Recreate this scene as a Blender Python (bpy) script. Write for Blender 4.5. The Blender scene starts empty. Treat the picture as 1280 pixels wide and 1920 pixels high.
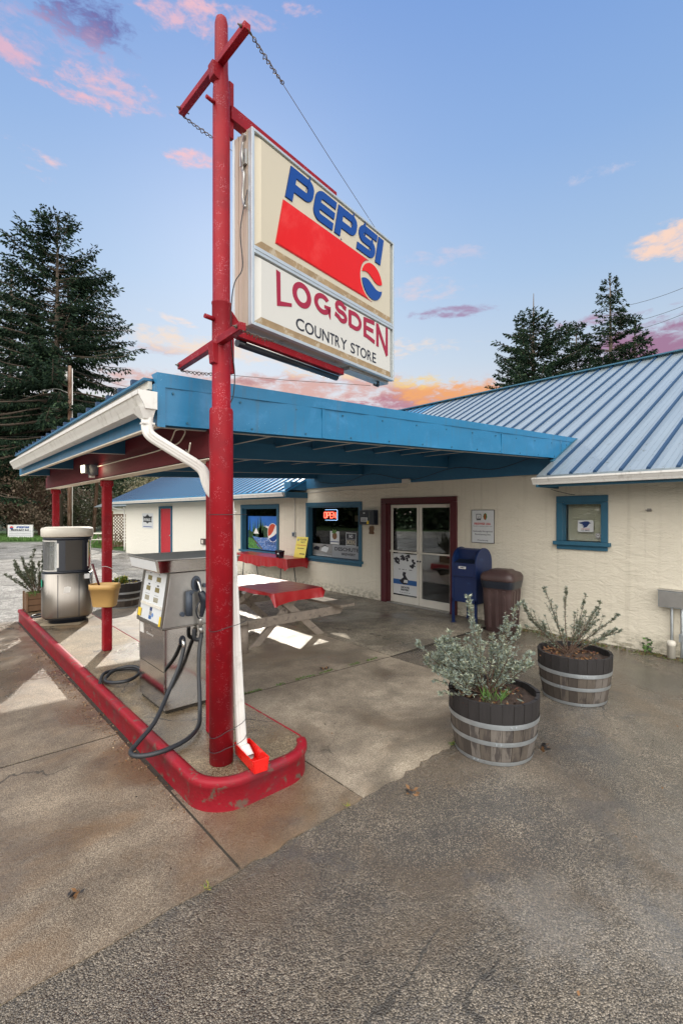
import bpy, bmesh, math, random
from mathutils import Vector, Matrix, Euler
R=math.radians
rnd=random.Random(7)
SC=bpy.context.scene
COL=SC.collection
# ------------------------------------------------------------------ camera
H=1.85; FX=889.94; A0=R(41.667)
S_,C_=math.sin(A0),math.cos(A0)
cam=bpy.data.cameras.new('camera'); camo=bpy.data.objects.new('camera',cam); COL.objects.link(camo)
camo.location=(0,0,H); camo.rotation_euler=(R(90),0,-A0)
cam.sensor_fit='HORIZONTAL'; cam.sensor_width=36; cam.lens=FX/1280*36; cam.shift_y=2/1280
cam.clip_start=.05; cam.clip_end=2000
SC.camera=camo
SC.view_settings.view_transform='Standard'; SC.view_settings.look='None'
SC.view_settings.gamma=1; SC.view_settings.use_curve_mapping=False
SC.view_settings.exposure=1.47
def ang(px,py):            # azimuth (from +Y towards +X) and elevation of a sky direction
    t=(px-640)/FX; v=(962-py)/FX
    x=S_+C_*t; y=C_-S_*t
    return math.atan2(x,y), math.atan2(v,math.hypot(x,y))
# ------------------------------------------------------------------ node helper
class NT:
    def __init__(s,nt): s.nt=nt; s.nodes=nt.nodes; s.links=nt.links
    def new(s,t,**k):
        n=s.nodes.new(t)
        for a,b in k.items(): setattr(n,a,b)
        return n
    def lk(s,a,b): s.links.new(a,b)
    def inp(s,sock,v):
        if isinstance(v,bpy.types.NodeSocket): s.lk(v,sock)
        else:
            if isinstance(v,(tuple,list)) and len(v)==3 and sock.type=='RGBA': v=(*v,1)
            sock.default_value=v
    def m(s,op,a,b=None,c=None,clamp=False):
        n=s.new('ShaderNodeMath',operation=op,use_clamp=clamp); s.inp(n.inputs[0],a)
        if b is not None: s.inp(n.inputs[1],b)
        if c is not None: s.inp(n.inputs[2],c)
        return n.outputs[0]
    def vm(s,op,a,b=None):
        n=s.new('ShaderNodeVectorMath',operation=op); s.inp(n.inputs[0],a)
        if b is not None: s.inp(n.inputs[1],b)
        return n.outputs[0]
    def mix(s,f,a,b,mode='MIX'):
        n=s.new('ShaderNodeMix',data_type='RGBA',blend_type=mode); s.inp(n.inputs[0],f); s.inp(n.inputs[6],a); s.inp(n.inputs[7],b)
        return n.outputs[2]
    def noise(s,vec,scale,detail=4,rough=.55,dist=0):
        n=s.new('ShaderNodeTexNoise'); s.lk(vec,n.inputs['Vector']); n.inputs['Scale'].default_value=scale
        n.inputs['Detail'].default_value=detail; n.inputs['Roughness'].default_value=rough; n.inputs['Distortion'].default_value=dist
        return n.outputs[0]
    def vor(s,vec,scale,feat='F1',out='Distance'):
        n=s.new('ShaderNodeTexVoronoi',feature=feat); s.lk(vec,n.inputs['Vector']); n.inputs['Scale'].default_value=scale
        return n.outputs[out]
    def step(s,v,a,b):     # smooth ramp a..b -> 0..1
        n=s.new('ShaderNodeMapRange',interpolation_type='SMOOTHSTEP'); s.inp(n.inputs[0],v)
        n.inputs[1].default_value=a; n.inputs[2].default_value=b; return n.outputs[0]
    def ramp(s,v,stops,interp='LINEAR'):
        n=s.new('ShaderNodeValToRGB'); s.inp(n.inputs[0],v); cr=n.color_ramp; cr.interpolation=interp
        while len(cr.elements)<len(stops): cr.elements.new(.5)
        for e,(p,c) in zip(cr.elements,stops): e.position=p; e.color=(*c,1)
        return n.outputs[0]
    def bump(s,h,strength,dist,normal=None):
        n=s.new('ShaderNodeBump'); s.inp(n.inputs['Height'],h); s.inp(n.inputs['Strength'],strength); s.inp(n.inputs['Distance'],dist)
        if normal is not None: s.lk(normal,n.inputs['Normal'])
        return n.outputs[0]
    def coord(s,kind='Object',scale=None):
        o=s.new('ShaderNodeTexCoord').outputs[kind]
        if scale:
            mp=s.new('ShaderNodeMapping'); s.lk(o,mp.inputs[0]); mp.inputs['Scale'].default_value=scale; o=mp.outputs[0]
        return o
# ------------------------------------------------------------------ world
SUN_AZ=R(30); SUN_EL=R(30)
wd=bpy.data.worlds.new('World'); SC.world=wd; wd.use_nodes=True
w=NT(wd.node_tree); w.nodes.clear()
tc=w.new('ShaderNodeTexCoord').outputs['Generated']
sx=w.new('ShaderNodeSeparateXYZ'); w.lk(tc,sx.inputs[0]); dx,dy,dz=sx.outputs
az=w.m('ARCTAN2',dx,dy); el=w.m('ARCSINE',dz)
sky=w.new('ShaderNodeTexSky',sky_type='NISHITA'); sky.sun_disc=False; sky.sun_elevation=SUN_EL; sky.sun_rotation=SUN_AZ
sky.air_density=1.0; sky.dust_density=.6; sky.ozone_density=2.0
skyc=w.mix(1.0,sky.outputs[0],(.10,.10,.10),'MULTIPLY')
def SK(r,g,b,k=1.0):   # display colour to scene radiance at this exposure
    f=lambda c:(c/255/12.92 if c/255<.04045 else ((c/255+.055)/1.055)**2.4)*k/(2**1.55)
    return (f(r),f(g),f(b))
grad=w.ramp(w.m('DIVIDE',w.m('MAXIMUM',el,0),R(90)),[(0,SK(236,196,178)),(.05,SK(244,216,198)),(.12,SK(226,218,216)),(.19,SK(198,212,226)),(.28,SK(170,198,230)),(.40,SK(142,178,227)),(.53,SK(120,160,222)),(.61,SK(225,232,245)),(1,SK(255,255,255,1.6))])  # top stops, above the view, brightened as added fill and for ground glints
base=w.mix(.93,skyc,grad)
# clouds: az/el space, stretched along the horizon
cmb=w.new('ShaderNodeCombineXYZ'); w.lk(w.m('MULTIPLY',az,1.0),cmb.inputs[0]); w.lk(w.m('MULTIPLY',el,2.6),cmb.inputs[1])
cv=cmb.outputs[0]
n1=w.noise(cv,9,10,.66,.5); n2=w.noise(cv,30,8,.65,.3)
nn=w.m('ADD',w.m('MULTIPLY',n1,.55),w.m('MULTIPLY',n2,.45))
col=base
def blob(px,py,ra,re,thr,colr,amt=1.0,soft=.20,tilt=0):
    global col
    a,e=ang(px,py)
    da=w.m('SUBTRACT',az,a); de=w.m('SUBTRACT',el,e)
    if tilt: de=w.m('SUBTRACT',de,w.m('MULTIPLY',da,tilt))
    q=w.m('SQRT',w.m('ADD',w.m('POWER',w.m('ABSOLUTE',w.m('DIVIDE',da,ra)),2),w.m('POWER',w.m('ABSOLUTE',w.m('DIVIDE',de,re)),2)))
    mask=w.m('SUBTRACT',1,w.step(q,.25,1.0))
    v=w.m('MULTIPLY',w.step(w.m('ADD',nn,w.m('MULTIPLY',mask,.18)),thr-.035,thr+soft-.035),w.step(mask,0,.35))
    col=w.mix(w.m('MULTIPLY',v,amt),col,SK(*colr))
blob(150,30,.16,.05,.60,(105,95,160),.85)
blob(430,25,.14,.02,.60,(250,200,208),.6); blob(560,15,.08,.012,.62,(250,205,212),.6); blob(130,175,.10,.018,.60,(252,195,205),.75); blob(20,100,.12,.02,.59,(250,190,200),.75,tilt=-.3); blob(1100,330,.12,.02,.66,(235,220,230),.5)
blob(110,90,.24,.09,.645,(222,190,218),.5)
blob(200,170,.17,.04,.625,(248,200,210),.7)
blob(340,20,.16,.04,.61,(250,198,208),.75)
blob(350,295,.10,.025,.60,(255,205,210),.95)
blob(60,300,.10,.05,.69,(252,212,214),.8)
blob(330,600,.07,.012,.58,(255,235,225),.9,tilt=-.2)
blob(300,655,.12,.02,.66,(200,160,170),.7)
blob(1280,450,.10,.045,.58,(255,222,205),1.0)
blob(830,480,.14,.03,.64,(225,212,228),.5)
blob(800,540,.16,.04,.64,(232,216,224),.6)
blob(850,585,.13,.018,.60,(170,140,175),.85)
blob(520,655,.50,.045,.60,(253,232,215),.9)
blob(560,735,.60,.05,.56,(226,178,168),.9)
blob(470,715,.12,.012,.60,(190,140,145),.8)
blob(820,765,.34,.06,.54,(190,130,150),.9)
blob(1230,640,.22,.055,.56,(165,115,150),.9)
blob(1120,600,.2,.015,.62,(180,130,160),.8)
blob(840,735,.16,.04,.56,(255,182,115),.85)
blob(800,715,.13,.022,.60,(255,225,150),.95)
blob(640,700,.20,.02,.63,(255,225,190),.9)
# added fill light: broad unseen bright sky behind and to the left of the camera
bl=w.new('ShaderNodeVectorMath',operation='DOT_PRODUCT'); w.lk(tc,bl.inputs[0]); bl.inputs[1].default_value=(-.74,-.60,.30)
bk=w.m('MULTIPLY',w.step(bl.outputs['Value'],.02,.75),w.m('ADD',.62,w.m('MULTIPLY',nn,.7)))
col=w.mix(bk,col,(1.32,1.29,1.24))
# below the horizon: dark ground tone
col=w.mix(w.step(el,-.06,-.005),SK(90,85,75),col)
bg=w.new('ShaderNodeBackground'); w.lk(col,bg.inputs[0]); bg.inputs[1].default_value=1.0
wo=w.new('ShaderNodeOutputWorld'); w.lk(bg.outputs[0],wo.inputs[0])
# sun
sl=bpy.data.lights.new('sun','SUN'); sl.energy=1.8; sl.angle=R(.6); sl.color=(1,.93,.82)
so=bpy.data.objects.new('sun',sl); COL.objects.link(so)
T=Vector((math.sin(SUN_AZ)*math.cos(SUN_EL),math.cos(SUN_AZ)*math.cos(SUN_EL),math.sin(SUN_EL)))
so.rotation_euler=T.to_track_quat('Z','Y').to_euler(); so.location=T*50

# ------------------------------------------------------------------ materials
MATS={}
def pbr(name,col,rough=.6,metal=0,var=.12,vs=6,bump=0,bs=60,spec=.5,dirt=None,coat=0,emit=None,stretch=None,rv=.1,col2=None,c2t=(.45,.6),c2s=3):
    m=bpy.data.materials.new(name); m.use_nodes=True; t=NT(m.node_tree)
    b=t.nodes['Principled BSDF']; co=t.coord('Object',stretch)
    n=t.noise(co,vs,5)
    c=t.mix(n,tuple(x*(1-var) for x in col),tuple(min(1,x*(1+var)) for x in col))
    if col2: c=t.mix(t.step(t.noise(co,c2s,6,.6),*c2t),c,col2)
    if dirt:
        dc,ds,d0,d1=dirt
        c=t.mix(t.step(t.noise(co,ds,8,.68,.3),d0,d1),c,dc)
    t.lk(c,b.inputs['Base Color'])
    r=t.m('ADD',rough-rv/2,t.m('MULTIPLY',t.noise(co,vs*2.3,3),rv)); t.lk(r,b.inputs['Roughness'])
    b.inputs['Metallic'].default_value=metal; b.inputs['Specular IOR Level'].default_value=spec
    if coat: b.inputs['Coat Weight'].default_value=coat; b.inputs['Coat Roughness'].default_value=.15
    if bump: t.lk(t.bump(t.noise(co,bs,4),.6,bump),b.inputs['Normal'])
    if emit: b.inputs['Emission Color'].default_value=(*emit[0],1); b.inputs['Emission Strength'].default_value=emit[1]
    MATS[name]=m; return m
def V(v,*k): return MATS[v]
# stucco
m=pbr('stucco',(.70,.64,.52),.9,var=.07,vs=1.6)
t=NT(m.node_tree); b=t.nodes['Principled BSDF']; co=t.coord('Object',(1,1,1.7))
hs=t.m('MULTIPLY',t.noise(t.coord('Object',(1,.7,1.8)),6,5,.6,.8),1.7); hf=t.noise(co,90,3,.6)
rg=t.m('ABSOLUTE',t.m('SUBTRACT',t.noise(t.coord('Object',(1,.8,1.7)),5.0,5,.6,1.5),.5))
nb=t.bump(t.m('ADD',t.m('MULTIPLY',t.step(rg,0,.10),.24),t.m('ADD',t.m('MULTIPLY',hs,1.0),t.m('MULTIPLY',hf,.12))),1.0,.010); t.lk(nb,b.inputs['Normal'])
gz=t.new('ShaderNodeSeparateXYZ'); t.lk(t.coord('Object'),gz.inputs[0])
old=b.inputs['Base Color'].links[0].from_socket
spl=t.m('MULTIPLY',t.m('SUBTRACT',1,t.step(gz.outputs[2],0,.30)),t.step(t.noise(co,11,6,.7),.42,.62))
c=t.mix(t.m('MULTIPLY',spl,.75),old,(.17,.15,.09))
crk=t.m('MULTIPLY',t.step(t.noise(co,30,4,.7),.63,.7),.35)
c=t.mix(crk,c,(.45,.40,.32))
strk=t.m('MULTIPLY',t.step(t.noise(t.coord('Object',(1,14,.5)),1.0,6,.6),.52,.72),.22)
c=t.mix(strk,c,(.42,.37,.28))
c=t.mix(t.m('MULTIPLY',t.step(gz.outputs[1],14.0,14.1),.8),c,(.80,.77,.68)); t.lk(c,b.inputs['Base Color'])
def specks(name,scale,thr,colr,amt=.8):
    t=NT(MATS[name].node_tree); b=t.nodes['Principled BSDF']; old=b.inputs['Base Color'].links[0].from_socket
    v=t.vor(t.coord('Object'),scale); v2=t.noise(t.coord('Object'),scale*.13,2)
    f=t.m('MULTIPLY',t.m('LESS_THAN',v,t.m('MULTIPLY',t.step(v2,.42,.62),thr)),amt); t.lk(t.mix(f,old,colr),b.inputs['Base Color'])
# painted metals etc
pbr('red_paint',(.26,.005,.011),.48,var=.18,vs=4,bump=.0015,bs=220,dirt=((.62,.30,.30),160,.70,.74),spec=.2,col2=(.21,.005,.011))
pbr('red_curb',(.27,.008,.018),.5,var=.2,vs=5,bump=.004,bs=60,dirt=((.15,.09,.07),11,.555,.63),spec=.3,col2=(.22,.02,.03),c2t=(.48,.62))
pbr('dark_red_wood',(.13,.006,.012),.65,var=.25,vs=3,bump=.002,bs=80,stretch=(6,.8,6))
pbr('maroon',(.075,.007,.011),.5,var=.2,vs=5,bump=.001)
pbr('blue_fascia',(.013,.165,.33),.38,var=.12,vs=2,bump=.006,bs=5,dirt=((.035,.21,.41),3,.5,.7),coat=.1)
pbr('blue_trim',(.022,.105,.17),.55,var=.15,vs=8,bump=.001)
pbr('blue_wood',(.026,.135,.25),.6,var=.2,vs=3,bump=.002,bs=50,stretch=(1,5,5))
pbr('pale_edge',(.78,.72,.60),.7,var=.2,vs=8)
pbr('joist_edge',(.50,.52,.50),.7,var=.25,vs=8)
pbr('white_metal',(.70,.68,.64),.35,var=.06,vs=5,dirt=((.38,.36,.31),5,.56,.78))
pbr('white_paint',(.74,.73,.70),.5,var=.05,vs=6,dirt=((.45,.42,.36),9,.6,.75))
pbr('off_white',(.66,.62,.54),.5,var=.06,vs=8)
pbr('steel',(.50,.48,.455),.10,1,var=.12,vs=3,bump=.0006,bs=9,rv=.12,dirt=((.42,.38,.33),4,.60,.8))
pbr('steel_brushed',(.30,.275,.245),.36,1,var=.12,vs=2,stretch=(60,60,1),rv=.14)
pbr('steel_dull',(.44,.43,.41),.42,.9,var=.2,vs=14,bump=.001,bs=400)
pbr('galvanised',(.42,.45,.47),.45,.75,var=.25,vs=14,dirt=((.22,.20,.17),6,.6,.75))
pbr('black_rubber',(.022,.024,.028),.45,var=.3,vs=20)
pbr('black_plastic',(.012,.016,.026),.32,var=.3,vs=8)
pbr('grey_plastic',(.055,.07,.095),.5,var=.2,vs=10)
pbr('brown_plastic',(.062,.036,.034),.42,var=.3,vs=6,bump=.001,bs=30,dirt=((.13,.09,.08),8,.6,.75))
pbr('bucket_plastic',(.52,.32,.11),.5,var=.12,vs=9,dirt=((.36,.18,.05),7,.6,.75))
pbr('mail_blue',(.004,.019,.085),.4,var=.15,vs=5,coat=.3,dirt=((.02,.07,.2),6,.55,.75))
pbr('red_plastic',(.72,.012,.008),.28,var=.08,vs=6)
pbr('red_cloth',(.40,.008,.013),.32,var=.15,vs=6,bump=.012,bs=9,coat=.3)
pbr('red_door',(.44,.018,.03),.5,var=.1,vs=4)
pbr('stave_dark',(.020,.017,.017),.7,var=.45,vs=12,bump=.002,bs=60,stretch=(3,3,.5))
pbr('stave_mid',(.055,.044,.036),.8,var=.4,vs=12,bump=.002,bs=60,stretch=(3,3,.6))
pbr('stave_pale',(.15,.13,.112),.85,var=.35,vs=12,bump=.002,bs=60,stretch=(3,3,.6),dirt=((.06,.05,.045),6,.48,.60))
pbr('stave_grey',(.10,.082,.066),.8,var=.35,vs=12,bump=.002,bs=60,stretch=(3,3,.6),dirt=((.05,.04,.035),5,.50,.62))
pbr('grey_wood',(.26,.215,.175),.85,var=.4,vs=14,bump=.003,bs=40,stretch=(1,1,1),dirt=((.09,.07,.06),10,.55,.68))
pbr('grey_wood_y',(.24,.20,.16),.85,var=.4,vs=14,bump=.003,bs=50,stretch=(6,.5,6),dirt=((.08,.065,.05),7,.52,.68))
pbr('brown_wood',(.15,.085,.045),.85,var=.4,vs=9,bump=.003,bs=50)
pbr('pole_wood',(.12,.062,.036),.9,var=.35,vs=9,bump=.004,bs=30,stretch=(4,4,.3),dirt=((.30,.22,.17),5,.5,.62))
pbr('bark',(.10,.075,.055),.95,var=.4,vs=7,bump=.02,bs=12,stretch=(2,2,.5))
pbr('soil',(.045,.028,.02),.95,var=.5,vs=40,bump=.01,bs=40)
pbr('mulch',(.12,.045,.03),.9,var=.5,vs=60,bump=.01,bs=60)
pbr('sign_cream',(.54,.475,.35),.35,var=.05,vs=2,coat=.25,dirt=((.42,.33,.20),2.5,.62,.85))
pbr('sign_white',(.58,.56,.51),.35,var=.04,vs=2,coat=.25)
pbr('sign_dirt',(.40,.28,.16),.7,var=.4,vs=10,dirt=((.55,.46,.34),16,.52,.62))
pbr('sign_metal',(.52,.56,.58),.4,.5,var=.12,vs=8)
pbr('sign_side',(.50,.42,.34),.6,var=.2,vs=4,stretch=(1,1,.4),dirt=((.22,.11,.07),7,.56,.72))
pbr('logo_blue',(.005,.05,.24),.35,var=.06,vs=5,spec=.3)
pbr('logo_navy',(.008,.03,.13),.35,var=.06,vs=5)
pbr('logo_light',(.10,.22,.50),.3,var=.06,vs=5)
pbr('logo_red',(.62,.007,.004),.4,var=.05,vs=3,spec=.25,dirt=((.70,.06,.05),2,.5,.8))
pbr('logo_white',(.78,.76,.72),.4,var=.03,vs=5)
pbr('letter_crimson',(.30,.004,.030),.4,var=.1,vs=8)
pbr('letter_black',(.012,.012,.02),.4,var=.1,vs=8)
pbr('text_red',(.5,.02,.02),.5,var=.1)
pbr('poster_white',(.62,.63,.63),.5,var=.06,vs=9)
pbr('poster_grey',(.26,.25,.24),.5,var=.4,vs=30)
pbr('poster_blue',(.02,.10,.30),.4,var=.1)
pbr('poster_sky',(.03,.16,.55),.3,var=.3,vs=3)
pbr('poster_water',(.06,.16,.42),.3,var=.6,vs=14,dirt=((.6,.65,.72),22,.55,.62))
pbr('poster_green',(.09,.25,.05),.4,var=.7,vs=18,dirt=((.02,.06,.02),22,.5,.6))
pbr('poster_forest',(.015,.05,.018),.4,var=.6,vs=20)
pbr('poster_globe_red',(.55,.07,.03),.3,var=.3,vs=8)
pbr('yellow_card',(.80,.66,.12),.5,var=.04,vs=9)
pbr('yellow_sticker',(.75,.52,.02),.4,var=.1)
pbr('teal_sticker',(.02,.35,.22),.4,var=.1)
pbr('lcd',(.20,.16,.06),.25,var=.2,vs=20)
pbr('stucco_w',(.74,.70,.60),.9)
pbr('concrete_mat',(.30,.235,.155),.8,var=.15,vs=5)
pbr('neon_red',(.9,.15,.08),.4,emit=((1,.10,.06),1.6))
pbr('neon_blue',(.5,.7,.9),.4,emit=((.35,.6,1),.6))
pbr('lamp_glow',(.9,.85,.7),.4,emit=((1,.85,.6),1.6))
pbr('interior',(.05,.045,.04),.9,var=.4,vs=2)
pbr('interior_grey',(.30,.31,.32),.5,var=.2,vs=4)
pbr('blind',(.85,.80,.64),.5,var=.08,vs=10)
pbr('leaf_sage',(.21,.255,.215),.6,var=.45,vs=30)
pbr('leaf_sage_pale',(.36,.38,.27),.6,var=.3,vs=30)
pbr('leaf_rosemary',(.055,.075,.04),.6,var=.5,vs=30)
pbr('leaf_rosemary_pale',(.14,.155,.09),.6,var=.4,vs=30)
pbr('leaf_green',(.08,.17,.03),.6,var=.4,vs=30)
pbr('leaf_yellow',(.40,.36,.06),.6,var=.3,vs=30)
pbr('leaf_dead',(.20,.10,.04),.8,var=.5,vs=30)
pbr('twig',(.10,.06,.04),.9,var=.4,vs=20)
pbr('needle',(.014,.028,.017),.8,spec=.08,var=.6,vs=1.2)
pbr('needle_light',(.045,.072,.036),.8,spec=.08,var=.5,vs=1.2)
pbr('leaf_brown',(.17,.125,.085),.8,var=.5,vs=.8)
pbr('leaf_olive',(.095,.105,.052),.7,var=.5,vs=.8)
pbr('leaf_tan',(.30,.27,.17),.7,var=.4,vs=.8)
pbr('grass',(.045,.095,.020),.8,var=.5,vs=.7,bump=.03,bs=25)
pbr('moss',(.10,.14,.025),.9,var=.5,vs=20,bump=.01,bs=60)
pbr('hill',(.035,.045,.025),.95,var=.5,vs=.3)
pbr('cable',(.02,.02,.02),.6)
pbr('rusty_cable',(.13,.10,.08),.6,.5)
specks('red_paint',120,.24,(.55,.25,.28),.7); specks('white_metal',30,.10,(.30,.28,.24),.7); specks('blue_fascia',40,.10,(.20,.42,.60),.6)
for nm,cc,am in (('blue_fascia',(.07,.11,.12),.45),('white_metal',(.34,.31,.26),.5),('white_paint',(.34,.31,.26),.4)):
    t=NT(MATS[nm].node_tree); b=t.nodes['Principled BSDF']; old=b.inputs['Base Color'].links[0].from_socket
    sk=(9,9,.7) if nm!='roof_metal' else (.5,6,1); f=t.m('MULTIPLY',t.step(t.noise(t.coord('Object',sk),1.6,6,.65),.52,.72),am); t.lk(t.mix(f,old,cc),b.inputs['Base Color']); specks('red_curb',45,.16,(.10,.07,.05),.9); specks('steel',26,.09,(.18,.14,.10),.6); specks('sign_cream',22,.06,(.35,.28,.18),.5)
# glass
def glass(name,tint=(.9,.93,.93),rough=.0,ior=1.5,dark=0.0):
    m=bpy.data.materials.new(name); m.use_nodes=True; t=NT(m.node_tree); t.nodes.clear()
    fr=t.new('ShaderNodeFresnel'); fr.inputs[0].default_value=ior
    tr=t.new('ShaderNodeBsdfTransparent'); tr.inputs[0].default_value=(*tint,1)
    gl=t.new('ShaderNodeBsdfGlossy'); gl.inputs['Roughness'].default_value=rough
    mx=t.new('ShaderNodeMixShader'); t.lk(t.m('ADD',fr.outputs[0],dark),mx.inputs[0]); t.lk(tr.outputs[0],mx.inputs[1]); t.lk(gl.outputs[0],mx.inputs[2])
    o=t.new('ShaderNodeOutputMaterial'); t.lk(mx.outputs[0],o.inputs[0]); MATS[name]=m
glass('window_glass',(.93,.95,.95),dark=.015); glass('clear_plastic',(.85,.90,.88),.12,dark=.38)
# metal roof
m=pbr('roof_metal',(.31,.36,.39),.30,.45,var=.10,vs=1.2,rv=.12,stretch=(.4,3,1))
t=NT(m.node_tree); b=t.nodes['Principled BSDF']; co=t.coord('Object')
old=b.inputs['Base Color'].links[0].from_socket
f=t.m('MULTIPLY',t.step(t.noise(t.coord('Object',(.5,3,1)),4,7,.7),.53,.72),.45)
c=t.mix(f,old,(.34,.42,.46))
sy=t.new('ShaderNodeSeparateXYZ'); t.lk(co,sy.inputs[0])
lich=t.m('MULTIPLY',t.step(t.noise(co,9,8,.75),.60,.66),t.m('SUBTRACT',1,t.step(sy.outputs[0],6.8,8.3)))
lich=t.m('MULTIPLY',lich,t.m('SUBTRACT',1,t.step(sy.outputs[1],3.0,4.0)))
c=t.mix(lich,c,(.10,.10,.04)); t.lk(c,b.inputs['Base Color'])
t.lk(t.bump(t.noise(t.coord('Object',(.6,2,1)),3,4),.5,.012),b.inputs['Normal'])
pbr('roof_metal_blue',(.03,.22,.42),.25,.1,var=.12,vs=2,coat=.8)
m=pbr('roof_rib',(.006,.038,.095),.45,.1,var=.1,vs=2)
# ground surfaces
def aggregate(name,cols,scale,bumpd,wet=(.4,.6),rough=(.28,.75),stain=None,big=None,puddle=None,dots=True,spec=.5,crk=(.42,.0035),con=1.0,coat0=.15):
    m=bpy.data.materials.new(name); m.use_nodes=True; t=NT(m.node_tree); b=t.nodes['Principled BSDF']
    co=t.coord('Object')
    wc=t.vm('ADD',co,t.vm('SCALE',t.coord('Object'),None)) if False else co
    n=t.new('ShaderNodeTexVoronoi',feature='F1'); t.lk(co,n.inputs['Vector']); n.inputs['Scale'].default_value=scale; n.inputs['Randomness'].default_value=1
    cell=t.new('ShaderNodeSeparateColor'); t.lk(n.outputs['Color'],cell.inputs[0])
    c=t.ramp(cell.outputs[0],[(i/(len(cols)-1),q) for i,q in enumerate(cols)])
    fine=t.noise(co,scale*1.7,4,.7); K_=con
    c=t.mix(t.m('MULTIPLY',t.step(n.outputs['Distance'],.35,.75),.55*con),c,tuple(x*.35 for x in cols[0]))
    c=t.mix(.5*K_,c,t.mix(fine,(.25,.25,.25),(1.75,1.75,1.75)),'MULTIPLY')
    c=t.mix(.45*K_,c,t.mix(t.noise(co,scale*.35,4,.7),(.45,.45,.45),(1.5,1.5,1.5)),'MULTIPLY')
    large=t.noise(co,.8,6,.62,.4); mid=t.noise(co,4.5,6,.65,.2)
    c=t.mix(.9,c,t.mix(t.step(large,.3,.7),(.66,.63,.60),(1.36,1.34,1.30)),'MULTIPLY')
    c=t.mix(.7,c,t.mix(t.step(mid,.3,.7),(.74,.72,.70),(1.26,1.26,1.24)),'MULTIPLY')
    if stain:
        for sc,a,bb,colr,amt in stain:
            c=t.mix(t.m('MULTIPLY',t.step(t.noise(co,sc,7,.6,.8),a,bb),amt),c,colr)
    if dots:
        v2=t.vor(co,7.0); sz=t.noise(co,3,2)
        c=t.mix(t.m('MULTIPLY',t.m('LESS_THAN',v2,t.m('MULTIPLY',t.step(sz,.45,.7),.07)),.8),c,(.015,.013,.012))
    wetn=t.step(t.noise(co,.9,5,.6,.5),*wet)
    ro=t.m('ADD',rough[1],t.m('MULTIPLY',wetn,rough[0]-rough[1]))
    h=t.m('ADD',t.m('MULTIPLY',t.m('SUBTRACT',1,n.outputs['Distance']),1.0),t.m('MULTIPLY',fine,.35))
    h=t.m('ADD',h,t.m('MULTIPLY',t.noise(co,scale*.22,3,.6),1.6))
    bst=1.0
    v3=t.new('ShaderNodeTexVoronoi',feature='DISTANCE_TO_EDGE'); ncv=t.new('ShaderNodeTexNoise'); t.lk(co,ncv.inputs['Vector']); ncv.inputs['Scale'].default_value=2.2; ncv.inputs['Detail'].default_value=6
    vv=t.new('ShaderNodeVectorMath',operation='MULTIPLY_ADD'); t.lk(ncv.outputs['Color'],vv.inputs[0]); vv.inputs[1].default_value=(.7,.7,.7); t.lk(co,vv.inputs[2]); t.lk(vv.outputs[0],v3.inputs['Vector']); v3.inputs['Scale'].default_value=crk[0]
    ck=t.m('MULTIPLY',t.m('LESS_THAN',v3.outputs[0],crk[1]),t.step(t.noise(co,.7,3),.50,.56)); c=t.mix(t.m('MULTIPLY',ck,.75),c,(.03,.025,.02))
    c=t.mix(t.m('MULTIPLY',wetn,.33),c,(0,0,0))
    if puddle:
        g=t.new('ShaderNodeSeparateXYZ'); t.lk(co,g.inputs[0])
        tot=None
        for (px,py,r) in puddle:
            d=t.m('SQRT',t.m('ADD',t.m('POWER',t.m('SUBTRACT',g.outputs[0],px),2),t.m('POWER',t.m('SUBTRACT',g.outputs[1],py),2)))
            d=t.m('ADD',t.m('DIVIDE',d,r),t.m('MULTIPLY',t.m('SUBTRACT',t.noise(co,6,7,.75),.5),2.6))
            p=t.m('SUBTRACT',1,t.step(d,.2,1.3)); tot=p if tot is None else t.m('MAXIMUM',tot,p)
        ro=t.m('ADD',t.m('MULTIPLY',ro,t.m('SUBTRACT',1,tot)),t.m('MULTIPLY',tot,.10))
        bst=t.m('SUBTRACT',1,t.m('MULTIPLY',tot,.45))
        c=t.mix(t.m('MULTIPLY',tot,.35),c,(.22,.205,.18))  # pale tint paints whitish sky glare into the puddle colour
    t.lk(c,b.inputs['Base Color']); t.lk(ro,b.inputs['Roughness']); b.inputs['Specular IOR Level'].default_value=spec
    t.lk(t.bump(h,bst,bumpd),b.inputs['Normal'])
    cw=t.m('ADD',t.m('MULTIPLY',wetn,.75),coat0)
    if puddle: cw=t.m('MAXIMUM',cw,tot)
    t.lk(t.m('MINIMUM',cw,1.0),b.inputs['Coat Weight']); b.inputs['Coat Roughness'].default_value=.14; b.inputs['Coat IOR'].default_value=1.45
    t.lk(t.bump(t.noise(co,scale*.30,3,.6),.8,bumpd*1.6),b.inputs['Coat Normal'])
    MATS[name]=m; return m
def gp(px,py,z=0):
    d=FX*(H-z)/(py-962); l=(px-640)/FX*d
    return (S_*d+C_*l, C_*d-S_*l)
aggregate('asphalt',[(.045,.037,.028),(.145,.118,.088),(.23,.19,.142),(.46,.39,.31)],150,.010,wet=(.38,.60),rough=(.12,.34),
   stain=[(1.1,.46,.62,(.13,.085,.045),.5),(2.2,.55,.68,(.055,.055,.06),.5)],puddle=[(2.15,1.0,.30),(2.5,.6,.35),(3.2,.6,.4)],spec=.9)
aggregate('concrete',[(.13,.10,.070),(.225,.176,.128),(.29,.232,.172),(.45,.38,.29)],230,.0028,wet=(.40,.62),rough=(.20,.5),
   stain=[(.9,.44,.62,(.235,.135,.06),.62),(2.0,.56,.70,(.13,.11,.09),.5)],con=.75)
aggregate('concrete_patio',[(.19,.155,.115),(.31,.26,.20),(.39,.33,.26),(.54,.47,.38)],230,.0026,wet=(.45,.65),rough=(.28,.6),stain=[(.9,.50,.68,(.27,.19,.12),.5),(2.0,.56,.70,(.17,.145,.11),.5)],con=.75)
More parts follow.
